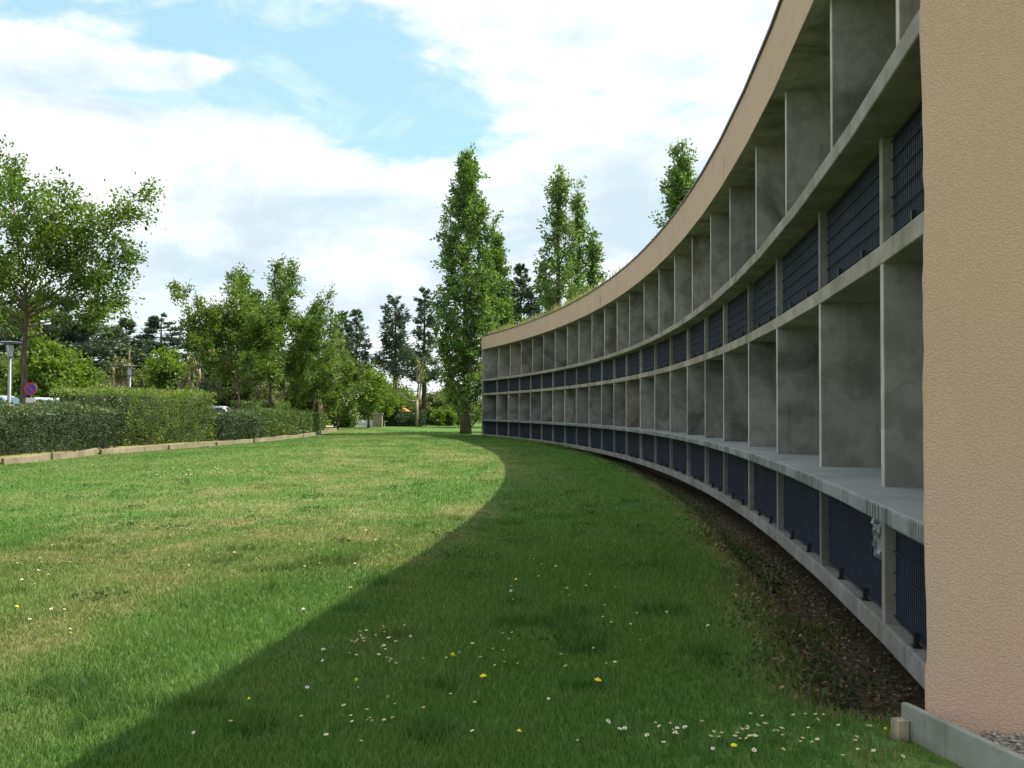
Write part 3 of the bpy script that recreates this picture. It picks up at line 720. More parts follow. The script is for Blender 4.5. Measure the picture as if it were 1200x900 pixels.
con(229, 96, 384, cone(1.7, .1, .6), 'slim grey fir directly behind the bare plane tree with two arms', 'fir_tree', start=.1, tr=.25, n_whorl=28, per=5, size=.45, mat=L['blueconifer'], seed=149, pads=7, nl=12)
con(262, 84, 412, cone(2.6, .1, .4), 'dark dense fir behind the white van and the leaning street tree', 'fir_tree', start=.04, tr=.3, n_whorl=26, per=7, size=.36, mat=L['conifer'], seed=151, pads=10, nl=22)
con(340, 96, 415, cone(3.0, .1, .4), 'dark dense fir hidden behind the tallest middle street tree', 'fir_tree', start=.04, tr=.3, n_whorl=24, per=7, size=.36, mat=L['conifer'], seed=153, pads=10, nl=22)

# ---- light green and olive background trees
bg_ = 'leafy trees in the park beyond'
def bt(px, dist, ytop, rad, label, mat, seed, name='leafy_tree', size=.24, fork=.15, low=.12, n=13, **kw):
    p = at(px, dist); return broadleaf(name, label, p, H_at(dist, ytop, p.z), roundenv(rad, .2, .45, .7), fork, low, .12, n, 8, 5, 18, size, mat, seed=seed, sec_len=.2, tw_len=.7, group=bg_, jit=.16, **kw)
bt(55, 56, 402, 1.6, 'bright green tree just behind the round no parking sign', L['bright'], 201)
bt(86, 60, 416, 1.25, 'smaller bright green tree right of the one behind the sign', L['bright'], 203)
bt(196, 72, 412, 1.35, 'rounded bright green tree above the tall hedge', L['bright'], 205)
bt(172, 78, 440, 1.6, 'grey green bushy tree left of the rounded bright one', L['olive'], 207)
bt(432, 94, 434, 2.2, 'yellow green tree standing over the low white wall', L['bright'], 209, fork=.32, low=.42)
bt(452, 104, 452, 1.7, 'low yellow green tree by the orange kiosk roof', L['bright'], 211, fork=.35, low=.5)
bt(300, 82, 425, 2.4, 'olive tree between the two middle street trees, far behind', L['olive'], 213)
bt(352, 86, 440, 2.4, 'green tree behind the far end of the low hedge', L['bright'], 215)
bt(515, 118, 462, 2.8, 'low olive tree in the gap left of the tallest poplar', L['olive'], 217)
bt(120, 70, 448, 1.6, 'olive bushy tree showing over the top of the tall hedge', L['olive'], 219)
bt(12, 66, 425, 2.2, 'olive tree behind the lamp post', L['olive'], 221)
bt(403, 112, 446, 2.4, 'yellow green tree by the sandy path at the far end of the hedge', L['bright'], 225)
bt(474, 128, 458, 2.6, 'light green tree between the two dark pines, far behind', L['bright'], 227)
bt(532, 126, 452, 2.6, 'light olive tree just left of the tallest poplar, far behind', L['olive'], 229)
bt(480, 125, 470, 3.2, 'wide low bush behind the clipped dark hedge', L['olive'], 223)

# ---- pollarded plane trees
def pollard(px, dist, H, label, seed, arms, thick=1.0):
    r = random.Random(seed); p = at(px, dist); root = empty('plane_tree', p, label, 'tree', 'pollarded plane trees')
    mb = MB(); fh = H*.42; tr = H*.034*thick
    mb.tube([(0, 0, -.1), (0, 0, fh*.5), (r.gauss(0, .04), 0, fh)], [tr*1.25, tr, tr*1.1], 9)
    P = []
    for (az, rad, up_) in arms:
        o = Vector((math.cos(az), math.sin(az), 0)); st = Vector((0, 0, fh*.95)); end = st + o*rad*H + Vector((0, 0, up_*H))
        pts = bez(st, st + o*rad*H*.95 + Vector((0, 0, up_*H*.1)), end, 6)
        mb.tube([q + rv(r, .012*H) if 0 < k < 6 else q for k, q in enumerate(pts)], [tr*.85*(1 - .4*k/6) for k in range(7)], 7)
        for k in range(5):
            b = pts[r.choice((3, 4, 5, 6))]; e = b + Vector((r.gauss(0, .05)*H, r.gauss(0, .05)*H, r.uniform(.08, .17)*H)); mid = b.lerp(e, .5) + rv(r, .012*H)
            mb.tube([b, mid, e], [tr*.45, tr*.32, tr*.38], 6)
            for q in range(9):
                P.append(np.array(e) + np.random.default_rng(seed*50 + k*9 + q).normal(0, .16, (3, 3)))
    mb.build('trunk', M['palebark'], root, smooth=True)
    leaves('crown', np.concatenate(P), .22, np.random.default_rng(seed), L['olive'], root)
    return root
pollard(232, 62, H_at(62, 408), 'bare pollarded plane tree with two raised knobbly arms above the tall hedge', 301, ((PI, .2, .2), (PI - .5, .11, .33), (0, .2, .1), (.2, .27, .24), (1.5, .03, .36)), thick=.85)
pollard(143, 66, H_at(66, 412), 'bare pollarded plane tree beside the lamp with flat wings', 303, ((PI, .1, .4), (.4, .08, .45), (PI - .3, .3, .12), (1.4, .05, .5)))
pollard(376, 80, H_at(80, 418), 'bare pollarded plane tree half hidden behind the short street tree', 305, ((PI, .18, .4), (.2, .2, .35), (1.4, .05, .5), (4, .1, .3)))
pollard(489, 100, H_at(100, 424), 'pale pollarded plane tree in front of the dark pines, beside the clipped hedge', 307, ((PI, .3, .2), (.2, .06, .5), (1.4, .03, .55)), thick=.55)
pollard(318, 78, H_at(78, 430), 'pale pollarded plane tree seen between the middle street trees', 309, ((PI, .2, .3), (0, .22, .34), (1.4, .05, .5)))

# far wood that closes the view
rng = np.random.default_rng(77); P = []; tt = []
for k in range(420):
    px = rng.uniform(-330, 560); dist = rng.uniform(128, 165); x = (px - 600)/F_PX*dist
    hh = rng.uniform(1.6, 4.0)*(1.7 if px < 380 else (.8 if px > 440 else 1.1)); n = 120; ct = rng.random()
    P.append(np.stack([x + rng.normal(0, 1.7, n), dist + rng.normal(0, 1.7, n), np.abs(rng.normal(0, .5, n))*hh + .2], 1)); tt.append(np.clip(rng.beta(2, 2.5, n)*.8 + (ct - .5)*.5 + .1, 0, 1))
for k in range(160):
    px = rng.uniform(560, 1500); dist = rng.uniform(150, 190); x = (px - 600)/F_PX*dist; n = 60; hh = rng.uniform(1.5, 4)
    P.append(np.stack([x + rng.normal(0, 2.2, n), dist + rng.normal(0, 2.2, n), np.abs(rng.normal(0, .5, n))*hh + .2], 1)); tt.append(rng.beta(2, 2.5, n))
o = leaves('woodland', np.concatenate(P), .75, rng, L['olive'], tint=np.concatenate(tt)); tag(o, 'low far belt of mixed green wood closing the view', 'wood', kind='stuff')

# ---- hedges
def hedge(name, label, p0, p1, width, h, mat, seed, dens=330, size=.085, h1=None, toptint=.0):
    """clipped hedge between two ground points (lawn-side foot line); the body lies away from the lawn"""
    rng = np.random.default_rng(seed); p0 = np.array(p0, float); p1 = np.array(p1, float); u = p1 - p0; Ln = np.linalg.norm(u); u /= Ln
    nrm = np.array([-u[1], u[0]]);                                         # to the left of travel: away from the lawn
    h1 = h if h1 is None else h1
    z0 = gz(*(p0 + nrm*width*.5)); loc = Vector((p0[0], p0[1], z0))
    def place(s, w_, z, nd):
        bum = (fbm(s*1.1 + seed, z*1.3 + w_*1.7, seed, 3) - .5)*.46
        return s, w_ + nd[:, 0]*bum, z + nd[:, 1]*bum
    def hh(s): return h + (h1 - h)*s/Ln + (fbm(s*.6, s*0, seed + 3, 3) - .5)*.26 + (vnoise(s*5.3, s*0, seed + 5) > .8)*.06
    out = []; ax = []; tn = []
    def face(n, f):
        s = rng.uniform(0, Ln, n); q = rng.random(n)
        if f == 'front': w_ = np.zeros(n); z = q*hh(s); nd = np.tile([-1., 0], (n, 1)); N_ = [0, -1, 0]
        elif f == 'back': w_ = np.full(n, width); z = q*hh(s); nd = np.tile([1., 0], (n, 1)); N_ = [0, 1, 0]
        elif f == 'top': w_ = q*width; z = hh(s); nd = np.tile([0., 1], (n, 1)); N_ = [0, 0, 1]
        else:
            w_ = rng.uniform(0, width, n); s = np.zeros(n) if f == 'a' else np.full(n, Ln); z = q*hh(s); nd = np.zeros((n, 2)); N_ = [-1 if f == 'a' else 1, 0, 0]
        s2, w2, z2 = place(s, w_, z, nd); dp = np.abs(rng.normal(0, .07, n))
        s2 = s2 - N_[0]*dp; w2 = w2 - N_[1]*dp; z2 = z2 - N_[2]*dp
        out.append(np.stack([s2, w2, z2], 1)); ax.append(np.tile(np.array(N_, float)*.8 + [0, 0, .15], (n, 1)))
        cl = fbm(s*2.2, z*2.2 + w_*2.2, seed + 9, 2)
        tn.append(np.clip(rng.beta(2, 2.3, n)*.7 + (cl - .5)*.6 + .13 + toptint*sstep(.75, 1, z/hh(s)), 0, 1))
    face(int(dens*Ln*h), 'front'); face(int(dens*.4*Ln*h), 'back'); face(int(dens*Ln*width), 'top'); face(int(dens*width*h), 'a'); face(int(dens*width*h), 'b')
    Q = np.concatenate(out); Ax = np.concatenate(ax)
    def W_(Q):
        x = p0[0] + u[0]*Q[:, 0] + nrm[0]*Q[:, 1]; y = p0[1] + u[1]*Q[:, 0] + nrm[1]*Q[:, 1]
        return np.stack([x - loc.x, y - loc.y, Q[:, 2]], 1)
    Aw = np.stack([u[0]*Ax[:, 0] + nrm[0]*Ax[:, 1], u[1]*Ax[:, 0] + nrm[1]*Ax[:, 1], Ax[:, 2]], 1)
    i_ = .26; C = np.array([[i_, i_, -.2], [Ln - i_, i_, -.2], [Ln - i_, width - i_, -.2], [i_, width - i_, -.2], [i_, i_, h - .2], [Ln - i_, i_, h1 - .2], [Ln - i_, width - i_, h1 - .2], [i_, width - i_, h - .2]])
    q4 = [(0, 1, 5, 4), (1, 2, 6, 5), (2, 3, 7, 6), (3, 0, 4, 7), (4, 5, 6, 7)]
    ET = np.array([t for a, b, c, d in q4 for t in ((a, b, c), (a, c, d))])
    o = leaves(name, W_(Q), size, rng, mat, None, .62, .2, Aw, np.concatenate(tn), loc=loc, extra=(W_(C), ET, M['twig']))
    return tag(o, label, 'hedge', 'clipped hedges along the lawn')
hedge('hedge', 'dark glossy hedge at the left edge below the street lamp', (-15.05, 20), (-14.1, 37.3), 1.5, 1.44, L['laurel'], 401, h1=1.36, toptint=.35)
hedge('hedge', 'tallest hedge, bright green and square, in the middle of the row', (-14.4, 38.6), (-12.75, 44.6), 3.4, 2.1, L['beech'], 402, h1=2.0, toptint=.15)
hedge('hedge', 'dark low hedge directly right of the tall bright one', (-12.55, 45.4), (-12.2, 49.9), 1.4, 1.2, L['laurel'], 403, size=.1, toptint=.2)
hedge('hedge', 'low olive hedge in the middle of the three low ones to the right', (-12.2, 50.3), (-12.0, 58.5), 1.4, 1.3, L['hedgetop'], 404, dens=240, size=.11)
hedge('hedge', 'farthest low hedge in the row, ending at the open lawn', (-12.05, 59.2), (-12.8, 71), 1.4, 1.3, L['hedgetop'], 405, dens=200, size=.12)
hedge('hedge', 'taller rounded hedge behind the farthest low ones', (-14.2, 58), (-14.2, 66), 1.6, 1.9, L['beech'], 406, dens=200, size=.12)
c0 = at(448, 104); c1 = at(487, 101)
hedge('hedge', 'clipped dark hedge block across the far end of the lawn', (c0.x, c0.y), (c1.x, c1.y), 1.5, 1.22, L['laurel'], 407, dens=200, size=.14)

# ------------------------------------------------------------------ small things at the far end
p = at(467, 116); k = empty('kiosk', p, 'small kiosk with an orange tiled pyramid roof behind the dark pines', 'kiosk')
s = MB(); s.box((0, 0, .75), 2.0, 2.0, 1.5); s.build('wall', M['kerb'], k)
s = MB(); s.add([(-1.25, -1.25, 1.5), (1.25, -1.25, 1.5), (1.25, 1.25, 1.5), (-1.25, 1.25, 1.5), (0, 0, 2.35)], [(0, 1, 4), (1, 2, 4), (2, 3, 4), (3, 0, 4), (3, 2, 1, 0)])
s.build('roof', plain('orange_tile', (.55, .22, .1), .8, 0, .2, 6), k)
p = at(443, 100); k = empty('stone_pillar', p, 'squat sandstone pillar at the end of the low white wall', 'pillar')
s = MB(); s.box((0, 0, .58), .85, .85, 1.2); s.build('shaft', plain('sandstone', (.36, .28, .21), .9, 0, .2, 5), k, bevel=.02)
s = MB(); s.box((0, 0, 1.24), 1.0, 1.0, .12); s.build('cap', plain('sandstone_cap', (.30, .25, .2), .9), k, bevel=.02)
p = at(428, 104); s = MB(); s.box((p.x, p.y, .27 + p.z), 1.7, .3, .58); s.box((p.x, p.y, .59 + p.z), 1.8, .38, .06)
tag(s.build('low_wall', M['white'], loc=p, bevel=.01), 'low white garden wall left of the sandstone pillar', 'wall')
p = at(413.5, 98); k = empty('waste_bin', p, 'dark green bin on the sandy path at the far end of the lawn', 'bin')
s = MB(); s.lathe([(.22, 0), (.27, .42), (.28, .44)], n=14); s.build('body', plain('bin_green', (.02, .05, .035), .5), k, smooth=False)
s = MB(); s.lathe([(.3, .44), (.3, .48), (.2, .54), (.05, .56)], n=14); s.build('lid', plain('bin_lid', (.015, .03, .022), .5), k)
p = at(451, 96); k = empty('drinking_tap', p, 'thin white post with a crossbar standing in front of the clipped dark hedge', 'post')
s = MB(); s.tube([(0, 0, -.05), (0, 0, .62)], [.03, .03], 6); s.build('pole', M['white'], k)
s = MB(); s.box((0, 0, .58), .5, .05, .05); s.build('crossbar', M['white'], k)
bushes = ((505, 112, 478, .9, 'round green bush right of the pale plane tree'), (520, 108, 482, 1.2, 'wide bright bush close to the left side of the tallest poplar'), (533, 110, 476, .9, 'tall bush touching the left side of the tallest poplar'),
          (418, 110, 486, .8, 'small bush behind the dark green bin'), (400, 96, 484, 1.0, 'bush at the end of the far hedge beside the sandy path'))
for i, (px, dist, yt, rad, lab) in enumerate(bushes):
    p = at(px, dist); broadleaf('bush', lab, p, H_at(dist, yt, p.z), roundenv(rad, .1, .4, .6), .05, .15, .06, 10, 6, 4, 14, .24, L['bright' if i in (1, 4) else 'olive'], seed=500 + i, sec_len=.3, tw_len=.35, group='bushes at the far end', cat='bush', jit=.12, trunk_to=.8)

# ------------------------------------------------------------------ street furniture and cars behind the hedge
def lamp(px, dist, ytop, label):
    p = at(px, dist); Hh = H_at(dist, ytop, p.z); r = empty('street_lamp', p, label, 'street lamp', 'street lamps of the car park')
    gm = M.setdefault('lampgrey', plain('lamp_grey_paint', (.15, .17, .19), .45, .3))
    s = MB(); s.lathe([(.11, 0), (.11, .5), (.075, .55), (.06, Hh - .6)], n=10); s.build('pole', gm, r, smooth=True)
    s = MB(); s.lathe([(.07, Hh - .62), (.10, Hh - .58), (.13, Hh - .22), (.12, Hh - .18), (.05, Hh - .16)], n=12); s.build('lantern', M.setdefault('lampglass', plain('lantern_opal', (.62, .66, .68), .3)), r)
    s = MB(); s.lathe([(.42, Hh - .10), (.44, Hh - .08), (.38, Hh - .06), (.05, Hh - .03)], n=20); s.build('reflector', gm, r)
    s = MB()
    for k in range(3):
        a = k*2.094 + .5; s.tube([(.08*math.cos(a), .08*math.sin(a), Hh - .6), (.38*math.cos(a), .38*math.sin(a), Hh - .1)], [.008, .008], 4)
    s.build('bracket', gm, r)
lamp(11, 38, 400, 'grey street lamp with a flat round reflector at the left edge')
lamp(152, 58, 428, 'grey street lamp with a flat round reflector behind the tall hedge')
p = at(36, 33); r = empty('road_sign', p, 'round blue no parking sign with a red ring above the dark hedge', 'sign')
zc = (481.5 - 457)/F_PX*33 + EYE - p.z
s = MB(); s.tube([(0, .03, -.05), (0, .03, zc + .1)], [.03, .03], 8); s.build('pole', M['lampgrey'], r)
def disc(rad, rin, y, n=28):
    s = MB()
    for k in range(n):
        a0, a1 = 2*PI*k/n, 2*PI*(k + 1)/n
        q = [(math.cos(a)*rr, y, zc + math.sin(a)*rr) for rr in (rin, rad) for a in (a0, a1)]
        s.add(q, [(0, 1, 3, 2)] if rin > 0 else [(0, 3, 2)])
    return s
s = MB(); s.tube([(0, -.004, zc), (0, .012, zc)], [.205, .205], 28); s.build('plate', plain('sign_back', (.5, .5, .5), .5), r)
blue_ = plain('sign_blue', (.02, .05, .32), .4); red_ = plain('sign_red', (.5, .02, .03), .4)
disc(.165, 0, -.008).build('blue_face', blue_, r); disc(.205, .155, -.012).build('red_ring', red_, r)
s = MB(); a = math.radians(-45); d = Vector((math.cos(a), 0, math.sin(a))); n = Vector((-d.z, 0, d.x))
q = [d*.155 + n*.02, d*.155 - n*.02, d*-.155 - n*.02, d*-.155 + n*.02]; s.add([(v_.x, -.011, zc + v_.z) for v_ in q], [(0, 1, 2, 3)]); s.build('red_bar', red_, r)
s = MB(); s.box((.0, .0, zc - .36), .3, .02, .16); s.build('plate', M['white'], r)

def car(px, dist, rz, paint, label, dz=0, van=0):
    p = at(px, dist); p.z += .032 + dz
    r = empty('parked_car', p, label, 'car', 'cars parked behind the hedge', rz)
    Lh, Wd, Ht = (2.15, .86, 1.64) if not van else (2.4, .95, 1.95)
    prof = [(-Lh, .35), (-Lh, .8), (-Lh*.93, .95), (-Lh*.80, Ht*.93), (-Lh*.55, Ht), (Lh*.12, Ht*.985), (Lh*.45, .98), (Lh*.92, .80), (Lh, .62), (Lh, .35)]
    s = MB(); n = len(prof)
    def wd(z): return Wd*(1 - .22*max(0, (z - .9)/(Ht - .9)))
    for sgn in (-1, 1):
        for x, z in prof: s.v.append((x, sgn*wd(z), z))
    for k in range(n): j = (k + 1) % n; s.f.append((k, j, n + j, n + k)); s.m.append(0)
    s.f += [tuple(range(n))[::-1], tuple(range(n, 2*n))]; s.m += [0, 0]
    body = s.build('body', paint, r, bevel=.06)
    gl = M.setdefault('carglass', N('car_glass').color((.03, .04, .05), .08).mat)
    def pane(nm, q): g_ = MB(); g_.add(q, [(0, 1, 2, 3)]); g_.build(nm, gl, r)
    def lift(q, d): return [tuple(Vector(v_) + Vector(d)) for v_ in q]
    zt, zb = Ht*.93, 1.0; xa, xb = Lh*.16, Lh*.42
    pane('windscreen', lift([(xb, -wd(zb)*.9, zb + .02), (xb, wd(zb)*.9, zb + .02), (xa, wd(zt)*.88, zt), (xa, -wd(zt)*.88, zt)], (.035, 0, .035)))
    pane('rear_window', lift([(-Lh*.92, wd(1)*.88, 1.0), (-Lh*.92, -wd(1)*.88, 1.0), (-Lh*.81, -wd(zt)*.86, zt*.98), (-Lh*.81, wd(zt)*.86, zt*.98)], (-.03, 0, .0)))
    for sg in (-1, 1):
        q = [(-Lh*.74, sg*wd(1.0), 1.0), (Lh*.34, sg*wd(1.0), 1.0), (Lh*.1, sg*wd(zt), zt), (-Lh*.66, sg*wd(zt), zt)]
        pane('side_window', lift(q if sg < 0 else q[::-1], (0, sg*.012, 0)))
        for xx in (-Lh*.62, Lh*.62):
            t_ = MB(); t_.tube([(xx, sg*(Wd - .16), .31), (xx, sg*(Wd + .02), .31)], [.31, .31], 18); wh = t_.build('wheel', M['foot'], r)
            t_ = MB(); t_.tube([(xx, sg*(Wd + .021), .31), (xx, sg*(Wd + .03), .31)], [.19, .17], 14); t_.build('rim', M['lampgrey'], wh)
        h_ = MB(); h_.box((Lh*.955, sg*Wd*.68, .68), .16, .3, .13); h_.build('headlight', M['lampglass'], r, bevel=.03)
        h_ = MB(); h_.box((-Lh*.985, sg*Wd*.8, .8), .08, .16, .22); h_.build('tail_light', red_, r, bevel=.02)
silver = N('silver_paint'); silver.color((.45, .52, .58), .25, .5); whitep = N('white_car_paint'); whitep.color((.78, .79, .8), .2)
car(2, 41, .15, silver.mat, 'silver blue parked car at the left edge under the street lamp')
car(82, 43, .05, whitep.mat, 'white parked car seen as a thin roof between sign and tall hedge', -.08)
car(258, 57, .1, whitep.mat, 'white parked car showing its roof right of the tall bright hedge', .0)
car(118, 52, .2, plain('beige_paint', (.42, .36, .29), .3), 'beige parked car whose roof just tops the tall hedge', .32)

# ------------------------------------------------------------------ lawn blades, flowers, weeds, litter
rng = np.random.default_rng(9)
def blades(N0, ymin, ymax, fall, hgt, wid, seg2, fade=None, rise=None):
    """random spots in the lawn, thinning with distance"""
    q = rng.random(N0); e = 2 - fall
    y = (ymin**e + q*(ymax**e - ymin**e))**(1/e); x = y*rng.uniform(-.66, .36, N0) + rng.uniform(-1.9, .5, N0)
    d = wall_d(x, y)
    edge = .22 + .75*fbm(x*1.3, y*.8, 31, 3)
    edge = np.where(y < 5.2, edge*.45 + .05, edge); edge = np.where(y < 4.8, -9, edge)
    edge = np.where(y > 40, edge*np.clip(1 - (y - 40)/14, 0, 1), edge)
    keep = (x > kerb_x(y) + .07) & ((d > edge) | ((d > .0) & (rng.random(N0) < .6*(vnoise(x*2.3, y*1.6, 61) > .42)))) & ~((x > 1.70 + (4.6 - y)*.228) & (y < 4.72)) & (y > 2.2)
    if fade: keep &= rng.random(N0) > sstep(fade[0], fade[1], y)
    if rise: keep &= rng.random(N0) < sstep(rise[0], rise[1], y)
    edge = edge[keep]; x, y, d = x[keep], y[keep], d[keep]; n = len(x)
    dry = dryness(x, y); dryp = np.clip(dry*1.0 + rng.normal(0, .16, n), 0, 1)*(rng.random(n) < .55 + dry*.5)
    edged = sstep(.7, .0, d - edge)*(d < 2.2); dryp = np.maximum(dryp, edged*(rng.random(n) < .62)*.9*sstep(40, 20, y))
    dryp = np.maximum(dryp, (np.exp(-((x - 1.70)/.3)**2 - ((y - 4.2)/.4)**2) > .3)*(rng.random(n) < .7)*.8)
    lush = fbm(x*.9, y*.6, 71, 3)
    h = hgt*rng.uniform(.4, 1.25, n)*(.7 + .7*lush)*(1 - .35*dry)*(1 + .25*sstep(0, -4, d - 7)); tuft = (vnoise(x*2.6, y*2.6, 91) > .86); h = np.where(tuft, h*1.7, h); h = np.where(rng.random(n) < .002, h*2.6, h)
    wd = wid*rng.uniform(.7, 1.3, n)*np.clip(y/6, .8, 9)**.62
    az = rng.uniform(0, 2*PI, n); lean = rng.uniform(.15, .9, n)*h; z = ground_z(x, y) - .004
    la = rng.uniform(0, 2*PI, n)
    tx, ty = np.cos(az)*wd/2, np.sin(az)*wd/2; lx, ly = np.cos(la)*lean, np.sin(la)*lean
    mow = np.sin(d*2*PI/1.25 + 1.5*fbm(x*.3, y*.3, 19, 2))*.07*sstep(2, 5, d)
    tint = np.clip(rng.beta(1.5, 1.7, n)*.95 + (lush - .5)*.7 + .04 - .25*tuft + mow, 0, 1)
    B = lambda k, s, zz: np.stack([x + lx*k + tx*s, y + ly*k + ty*s, z + h*zz], 1)
    if seg2:
        V = np.stack([B(0, -1, 0), B(0, 1, 0), B(.3, .8, .6), B(.3, -.8, .6), B(1, 0, .97)], 1).reshape(-1, 3); i = np.arange(n)*5; k = 5
        T = np.concatenate([np.stack([i, i + 1, i + 2], 1), np.stack([i, i + 2, i + 3], 1), np.stack([i + 3, i + 2, i + 4], 1)])
    else:
        V = np.stack([B(0, -1, 0), B(0, 1, 0), B(1, 0, .95)], 1).reshape(-1, 3); i = np.arange(n)*3; k = 3
        T = np.stack([i, i + 1, i + 2], 1)
    return V, T, np.repeat(dryp, k), np.repeat(tint, k)
gs = [blades(520000, 2.6, 16, 1.3, .040, .0042, True, fade=(8, 16)), blades(620000, 7, 70, 1.25, .042, .0056, False, rise=(7, 15)), blades(90000, 50, 110, 1.0, .06, .009, False, rise=(52, 68))]
V = []; T = []; D = []; TN = []; off = 0
for v_, t_, d_, n_ in gs: V.append(v_); T.append(t_ + off); D.append(d_); TN.append(n_); off += len(v_)
o = tri_mesh('grass', np.concatenate(V), np.concatenate(T), M['blade'], attrs={'dry': np.concatenate(D), 'tint': np.concatenate(TN)})
tag(o, 'mown lawn grass, lush in the shade and straw streaked in the sun', 'grass', kind='stuff')

# tufts of grass along the roof edge
n = 17000; th = rng.uniform(NT[-1] + .02, NT[0] - .002, n); ok = rng.random(n) < .12 + .88*sstep(.02, .17, th)*sstep(.42, .62, fbm(th*90, th*0, 13, 3)); th = th[ok]; n = len(th)
dd = -.22 - np.abs(rng.normal(0, .8, n)); x = CX + (RAD - dd)*np.cos(th); y = CY + (RAD - dd)*np.sin(th); h = rng.uniform(.15, .55, n); az = rng.uniform(0, 2*PI, n); la = rng.uniform(0, 2*PI, n)
bx, by = np.cos(az)*.028, np.sin(az)*.028; lx, ly = np.cos(la)*h*.4, np.sin(la)*h*.4; z = Z_FT + .01
V = np.stack([np.stack([x - bx, y - by, 0*x + z], 1), np.stack([x + bx, y + by, 0*x + z], 1), np.stack([x + lx, y + ly, z + h], 1)], 1).reshape(-1, 3)
o = tri_mesh('roof_grass', V, np.arange(3*n).reshape(n, 3), M['blade'], attrs={'dry': np.repeat(rng.uniform(.35, 1, n), 3), 'tint': np.repeat(rng.uniform(.5, 1, n), 3)})
tag(o, 'thin wispy grass growing along the roof edge', 'grass', kind='stuff')

# leaf litter and weeds in the bare strip under the facade
n = 20000; th = rng.uniform(-.16, .19, n); dd = rng.uniform(-.6, .95, n); x = CX + (RAD - dd)*np.cos(th); y = CY + (RAD - dd)*np.sin(th)
ok = (y > 5.0) & (rng.random(n) < .25 + .75*(y < 16)); x, y = x[ok], y[ok]
o = leaves('leaf_litter', np.stack([x, y, ground_z(x, y) + rng.uniform(.0, .03, len(x))], 1), .042, rng, L['litter'], upb=3); tag(o, 'brown dead leaves and scraps in the bare strip below the facade', 'leaf litter', kind='stuff')
P = []
for k in range(650):
    th = rng.uniform(-.16, .16); dd = rng.uniform(-.1, 1.1); cx, cy = CX + (RAD - dd)*math.cos(th), CY + (RAD - dd)*math.sin(th)
    if cy < 5.0 or vnoise(cx*1.1, cy*.5, 55) < .42: continue
    kk = rng.integers(14, 40); q = rng.normal(0, .09, (kk, 3)); q[:, 2] = np.abs(q[:, 2])*.7 + .01; P.append(q + [cx, cy, gz(cx, cy)])
for k in range(26):
    cy = rng.uniform(5, 22); cx = rng.uniform(-.42, .12)*cy
    if wall_d(cx, cy) < 1.5: continue
    kk = 46; q = rng.normal(0, .10, (kk, 3)); q[:, 2] = np.abs(q[:, 2])*.3 + .02; P.append(q + [cx, cy, gz(cx, cy)])
P = np.concatenate(P)
o = leaves('weeds', P, .036, rng, L['weed']); tag(o, 'low green weeds creeping over the bare strip below the facade and dotted in the lawn', 'weeds', kind='stuff')
def weed(px, py, h, label, seed):
    dist = (EYE + .15)*F_PX/(py - 481.5); p = at(px, dist); r = empty('weed_plant', p, label, 'plant'); g_ = np.random.default_rng(seed)
    s = MB(); Q = []
    for k in range(9):
        a = g_.uniform(0, 6.28); e = Vector((math.cos(a)*h*.45, math.sin(a)*h*.45, h*g_.uniform(.6, 1))); s.tube([(0, 0, 0), e*.5 + Vector((0, 0, h*.1)), e], [.006, .004, .002], 4)
        for t in np.linspace(.2, 1, 14): Q.append(np.array(e)*t + g_.normal(0, .035, 3))
    s.build('stem', M['wood'], r); leaves('foliage', np.array(Q), .055, g_, L['weed'], r)
weed(903, 668, .34, 'leafy green weed standing in the bare strip below the grilles', 5)
weed(868, 648, .16, 'small low weed left of the taller one in the bare strip', 6)

s = MB(); rp = random.Random(8)
for k in range(1500):
    if k < 700: x, y = rp.uniform(1.9, 3.2), rp.uniform(3.2, 4.5); zb = gz(x, y) + .055; ok = x > 1.78 + (4.6 - y)*.228
    else:
        th = rp.uniform(-.155, .1); d_ = rp.uniform(-.3, .7); q = pol(th, d_); x, y = q.x, q.y; zb = gz(x, y); ok = y > 4.9
    if not ok: continue
    e = rp.uniform(.006, .018); a = rp.uniform(0, 6.28); c_, s_ = math.cos(a)*e, math.sin(a)*e
    s.add([(x + c_, y + s_, zb), (x - s_*.8, y + c_*.8, zb), (x - c_, y - s_, zb), (x + s_*.8, y - c_*.8, zb), (x + c_*.2, y + s_*.2, zb + e*.9), (x, y, zb - e*.4)], [(0, 1, 4), (1, 2, 4), (2, 3, 4), (3, 0, 4), (1, 0, 5), (2, 1, 5), (3, 2, 5), (0, 3, 5)])
tag(s.build('pebbles', plain('pebble_stone', (.34, .31, .28), .85, 0, .6, 25)), 'small grey pebbles on the gravel by the peach wall and in the bare strip', 'pebbles', kind='stuff')

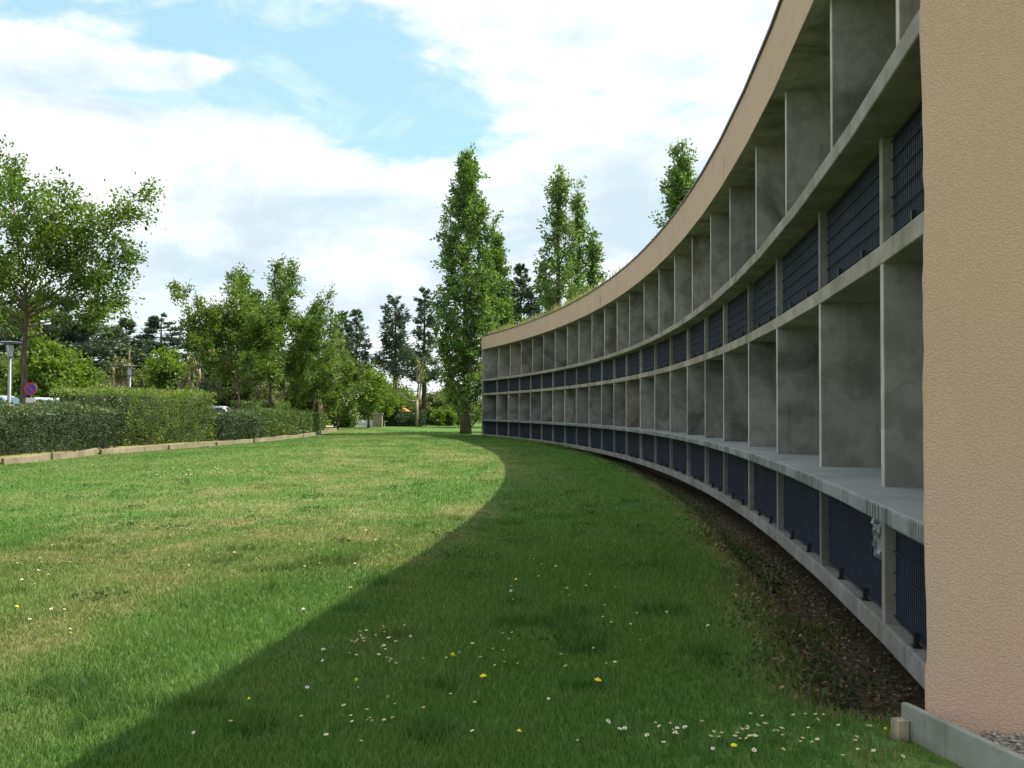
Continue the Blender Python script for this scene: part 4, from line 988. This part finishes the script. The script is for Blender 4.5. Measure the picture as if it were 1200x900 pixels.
# flowers
m = N('daisy_petal'); m.color((.9, .9, .88), .6); M['petal'] = m.mat
m = N('daisy_heart'); m.color((.65, .42, .03), .7); M['heart'] = m.mat
m = N('flower_stem'); m.color((.05, .11, .02), .7); M['stem'] = m.mat
m = N('dandelion_yellow'); m.color((1.0, .80, .02), .6); M['dand'] = m.mat
def flower_mesh(name, R0, petals, hh, mats, rings=1):
    s = MB(); s.mi = 1; s.tube([(0, 0, -.02), (.004, 0, hh*.5), (0, 0, hh)], [.0025, .002, .002], 4)
    s.mi = 0
    for rg in range(rings):
        rr = R0*(1 - .25*rg); zt = hh + .0025*rg
        for k in range(petals):
            a = 2*PI*(k + .5*rg)/petals; w_ = 2.2/petals
            s.add([(0, 0, zt), (math.cos(a - w_)*rr*.7, math.sin(a - w_)*rr*.7, zt + .004), (math.cos(a)*rr, math.sin(a)*rr, zt + .006 - .003*rg), (math.cos(a + w_)*rr*.7, math.sin(a + w_)*rr*.7, zt + .004)], [(0, 1, 2, 3)])
    s.mi = 2; s.lathe([(R0*.3, hh + .001 + .002*(rings - 1)), (R0*.28, hh + .006 + .002*(rings - 1)), (R0*.1, hh + .009 + .002*(rings - 1))], n=8)
    me = bpy.data.meshes.new(name); me.from_pydata(s.v, [], s.f)
    for q in mats: me.materials.append(q)
    me.polygons.foreach_set('material_index', s.m); me.update(); return me
daisy = flower_mesh('daisy', .0108, 11, .06, [M['petal'], M['stem'], M['heart']]); dandy = flower_mesh('dandelion', .0145, 22, .085, [M['dand'], M['stem'], M['dand']], 3)
def spot(px, py, zg=.08):
    for _ in range(4):
        v_ = (450 - py)/F_PX; u_ = (px - 600)/F_PX; dz = sp_ + cp*v_; dy = cp - sp_*v_; t = (zg - EYE)/dz; x, y = u_*t, dy*t; zg = gz(x, y)
    return x, y, zg
r = random.Random(12)
def put(me, name, px, py, label, group, sc=1):
    x, y, z = spot(px, py)
    o = bpy.data.objects.new(name, me); COL.objects.link(o); o.location = (x, y, z); s_ = sc*r.uniform(.75, 1.2); o.scale = (s_,)*3
    o.rotation_euler = (r.gauss(0, .3), r.gauss(0, .3), r.uniform(0, 6.28)); tag(o, label, 'flower', group)
dz_ = [(940, 868, 200, 30, 40, 'small white daisy in the grass just left of the edging board', 1.0), (820, 870, 120, 16, 22, 'small white daisy in the shaded grass at the bottom of the picture', 1.0), (440, 770, 55, 28, 34, 'small white daisy in the drift at the sun and shadow line', 1.0), (420, 850, 140, 34, 22, 'small white daisy in the shaded grass near the bottom left', .95),
       (700, 700, 140, 60, 26, 'small white daisy scattered in the middle of the shaded lawn', 1.1), (40, 700, 60, 70, 20, 'small white daisy in the sunny grass at the left edge', 1.1), (235, 560, 55, 10, 36, 'small white daisy in the far drift below the tall hedge', 1.9), (330, 640, 180, 60, 22, 'small white daisy scattered over the sunny lawn', 1.2), (620, 790, 120, 50, 18, 'small white daisy in the open middle of the shaded grass', 1.0)]
for (px, py, sx_, sy_, n, lab, sc) in dz_:
    k = 0
    while k < n:
        a, b = px + r.gauss(0, sx_*.5), py + r.gauss(0, sy_*.5)
        if b > 898 or a < 2 or a > 1150 or (a > 1040 and b < 880): continue
        x, y, z = spot(a, b)
        if wall_d(x, y) < 1.1 and y > 5.2: continue
        put(daisy, 'daisy', a, b, lab, lab.replace('small white daisy', 'daisies'), sc); k += 1
dl = [(571, 820, 'big yellow dandelion in the shaded grass, larger than the others'), (605, 880, 'yellow dandelion at the very bottom of the picture in the shade'), (524, 797, 'yellow dandelion left of the big one in shade'), (697, 825, 'yellow dandelion right of the big one in shade'), (1032, 872, 'yellow dandelion close to the wooden stake'),
      (432, 818, 'yellow dandelion on a tall stalk at the left of the shaded grass'), (860, 897, 'yellow dandelion on the bottom edge below the bare strip'), (15, 725, 'yellow dandelion in the sun at the left edge'), (612, 690, 'yellow dandelion alone in the middle of the shade'), (468, 650, 'yellow dandelion near the shadow line in the sun'), (58, 615, 'yellow dandelion in the sun far from the shadow, left'), (300, 842, 'yellow dandelion just inside the shadow line, lower left')]
for (a, b, lab) in dl: put(dandy, 'dandelion', a, b, lab, 'dandelions in the lawn', 1.0 if 'big' not in lab else 1.35)
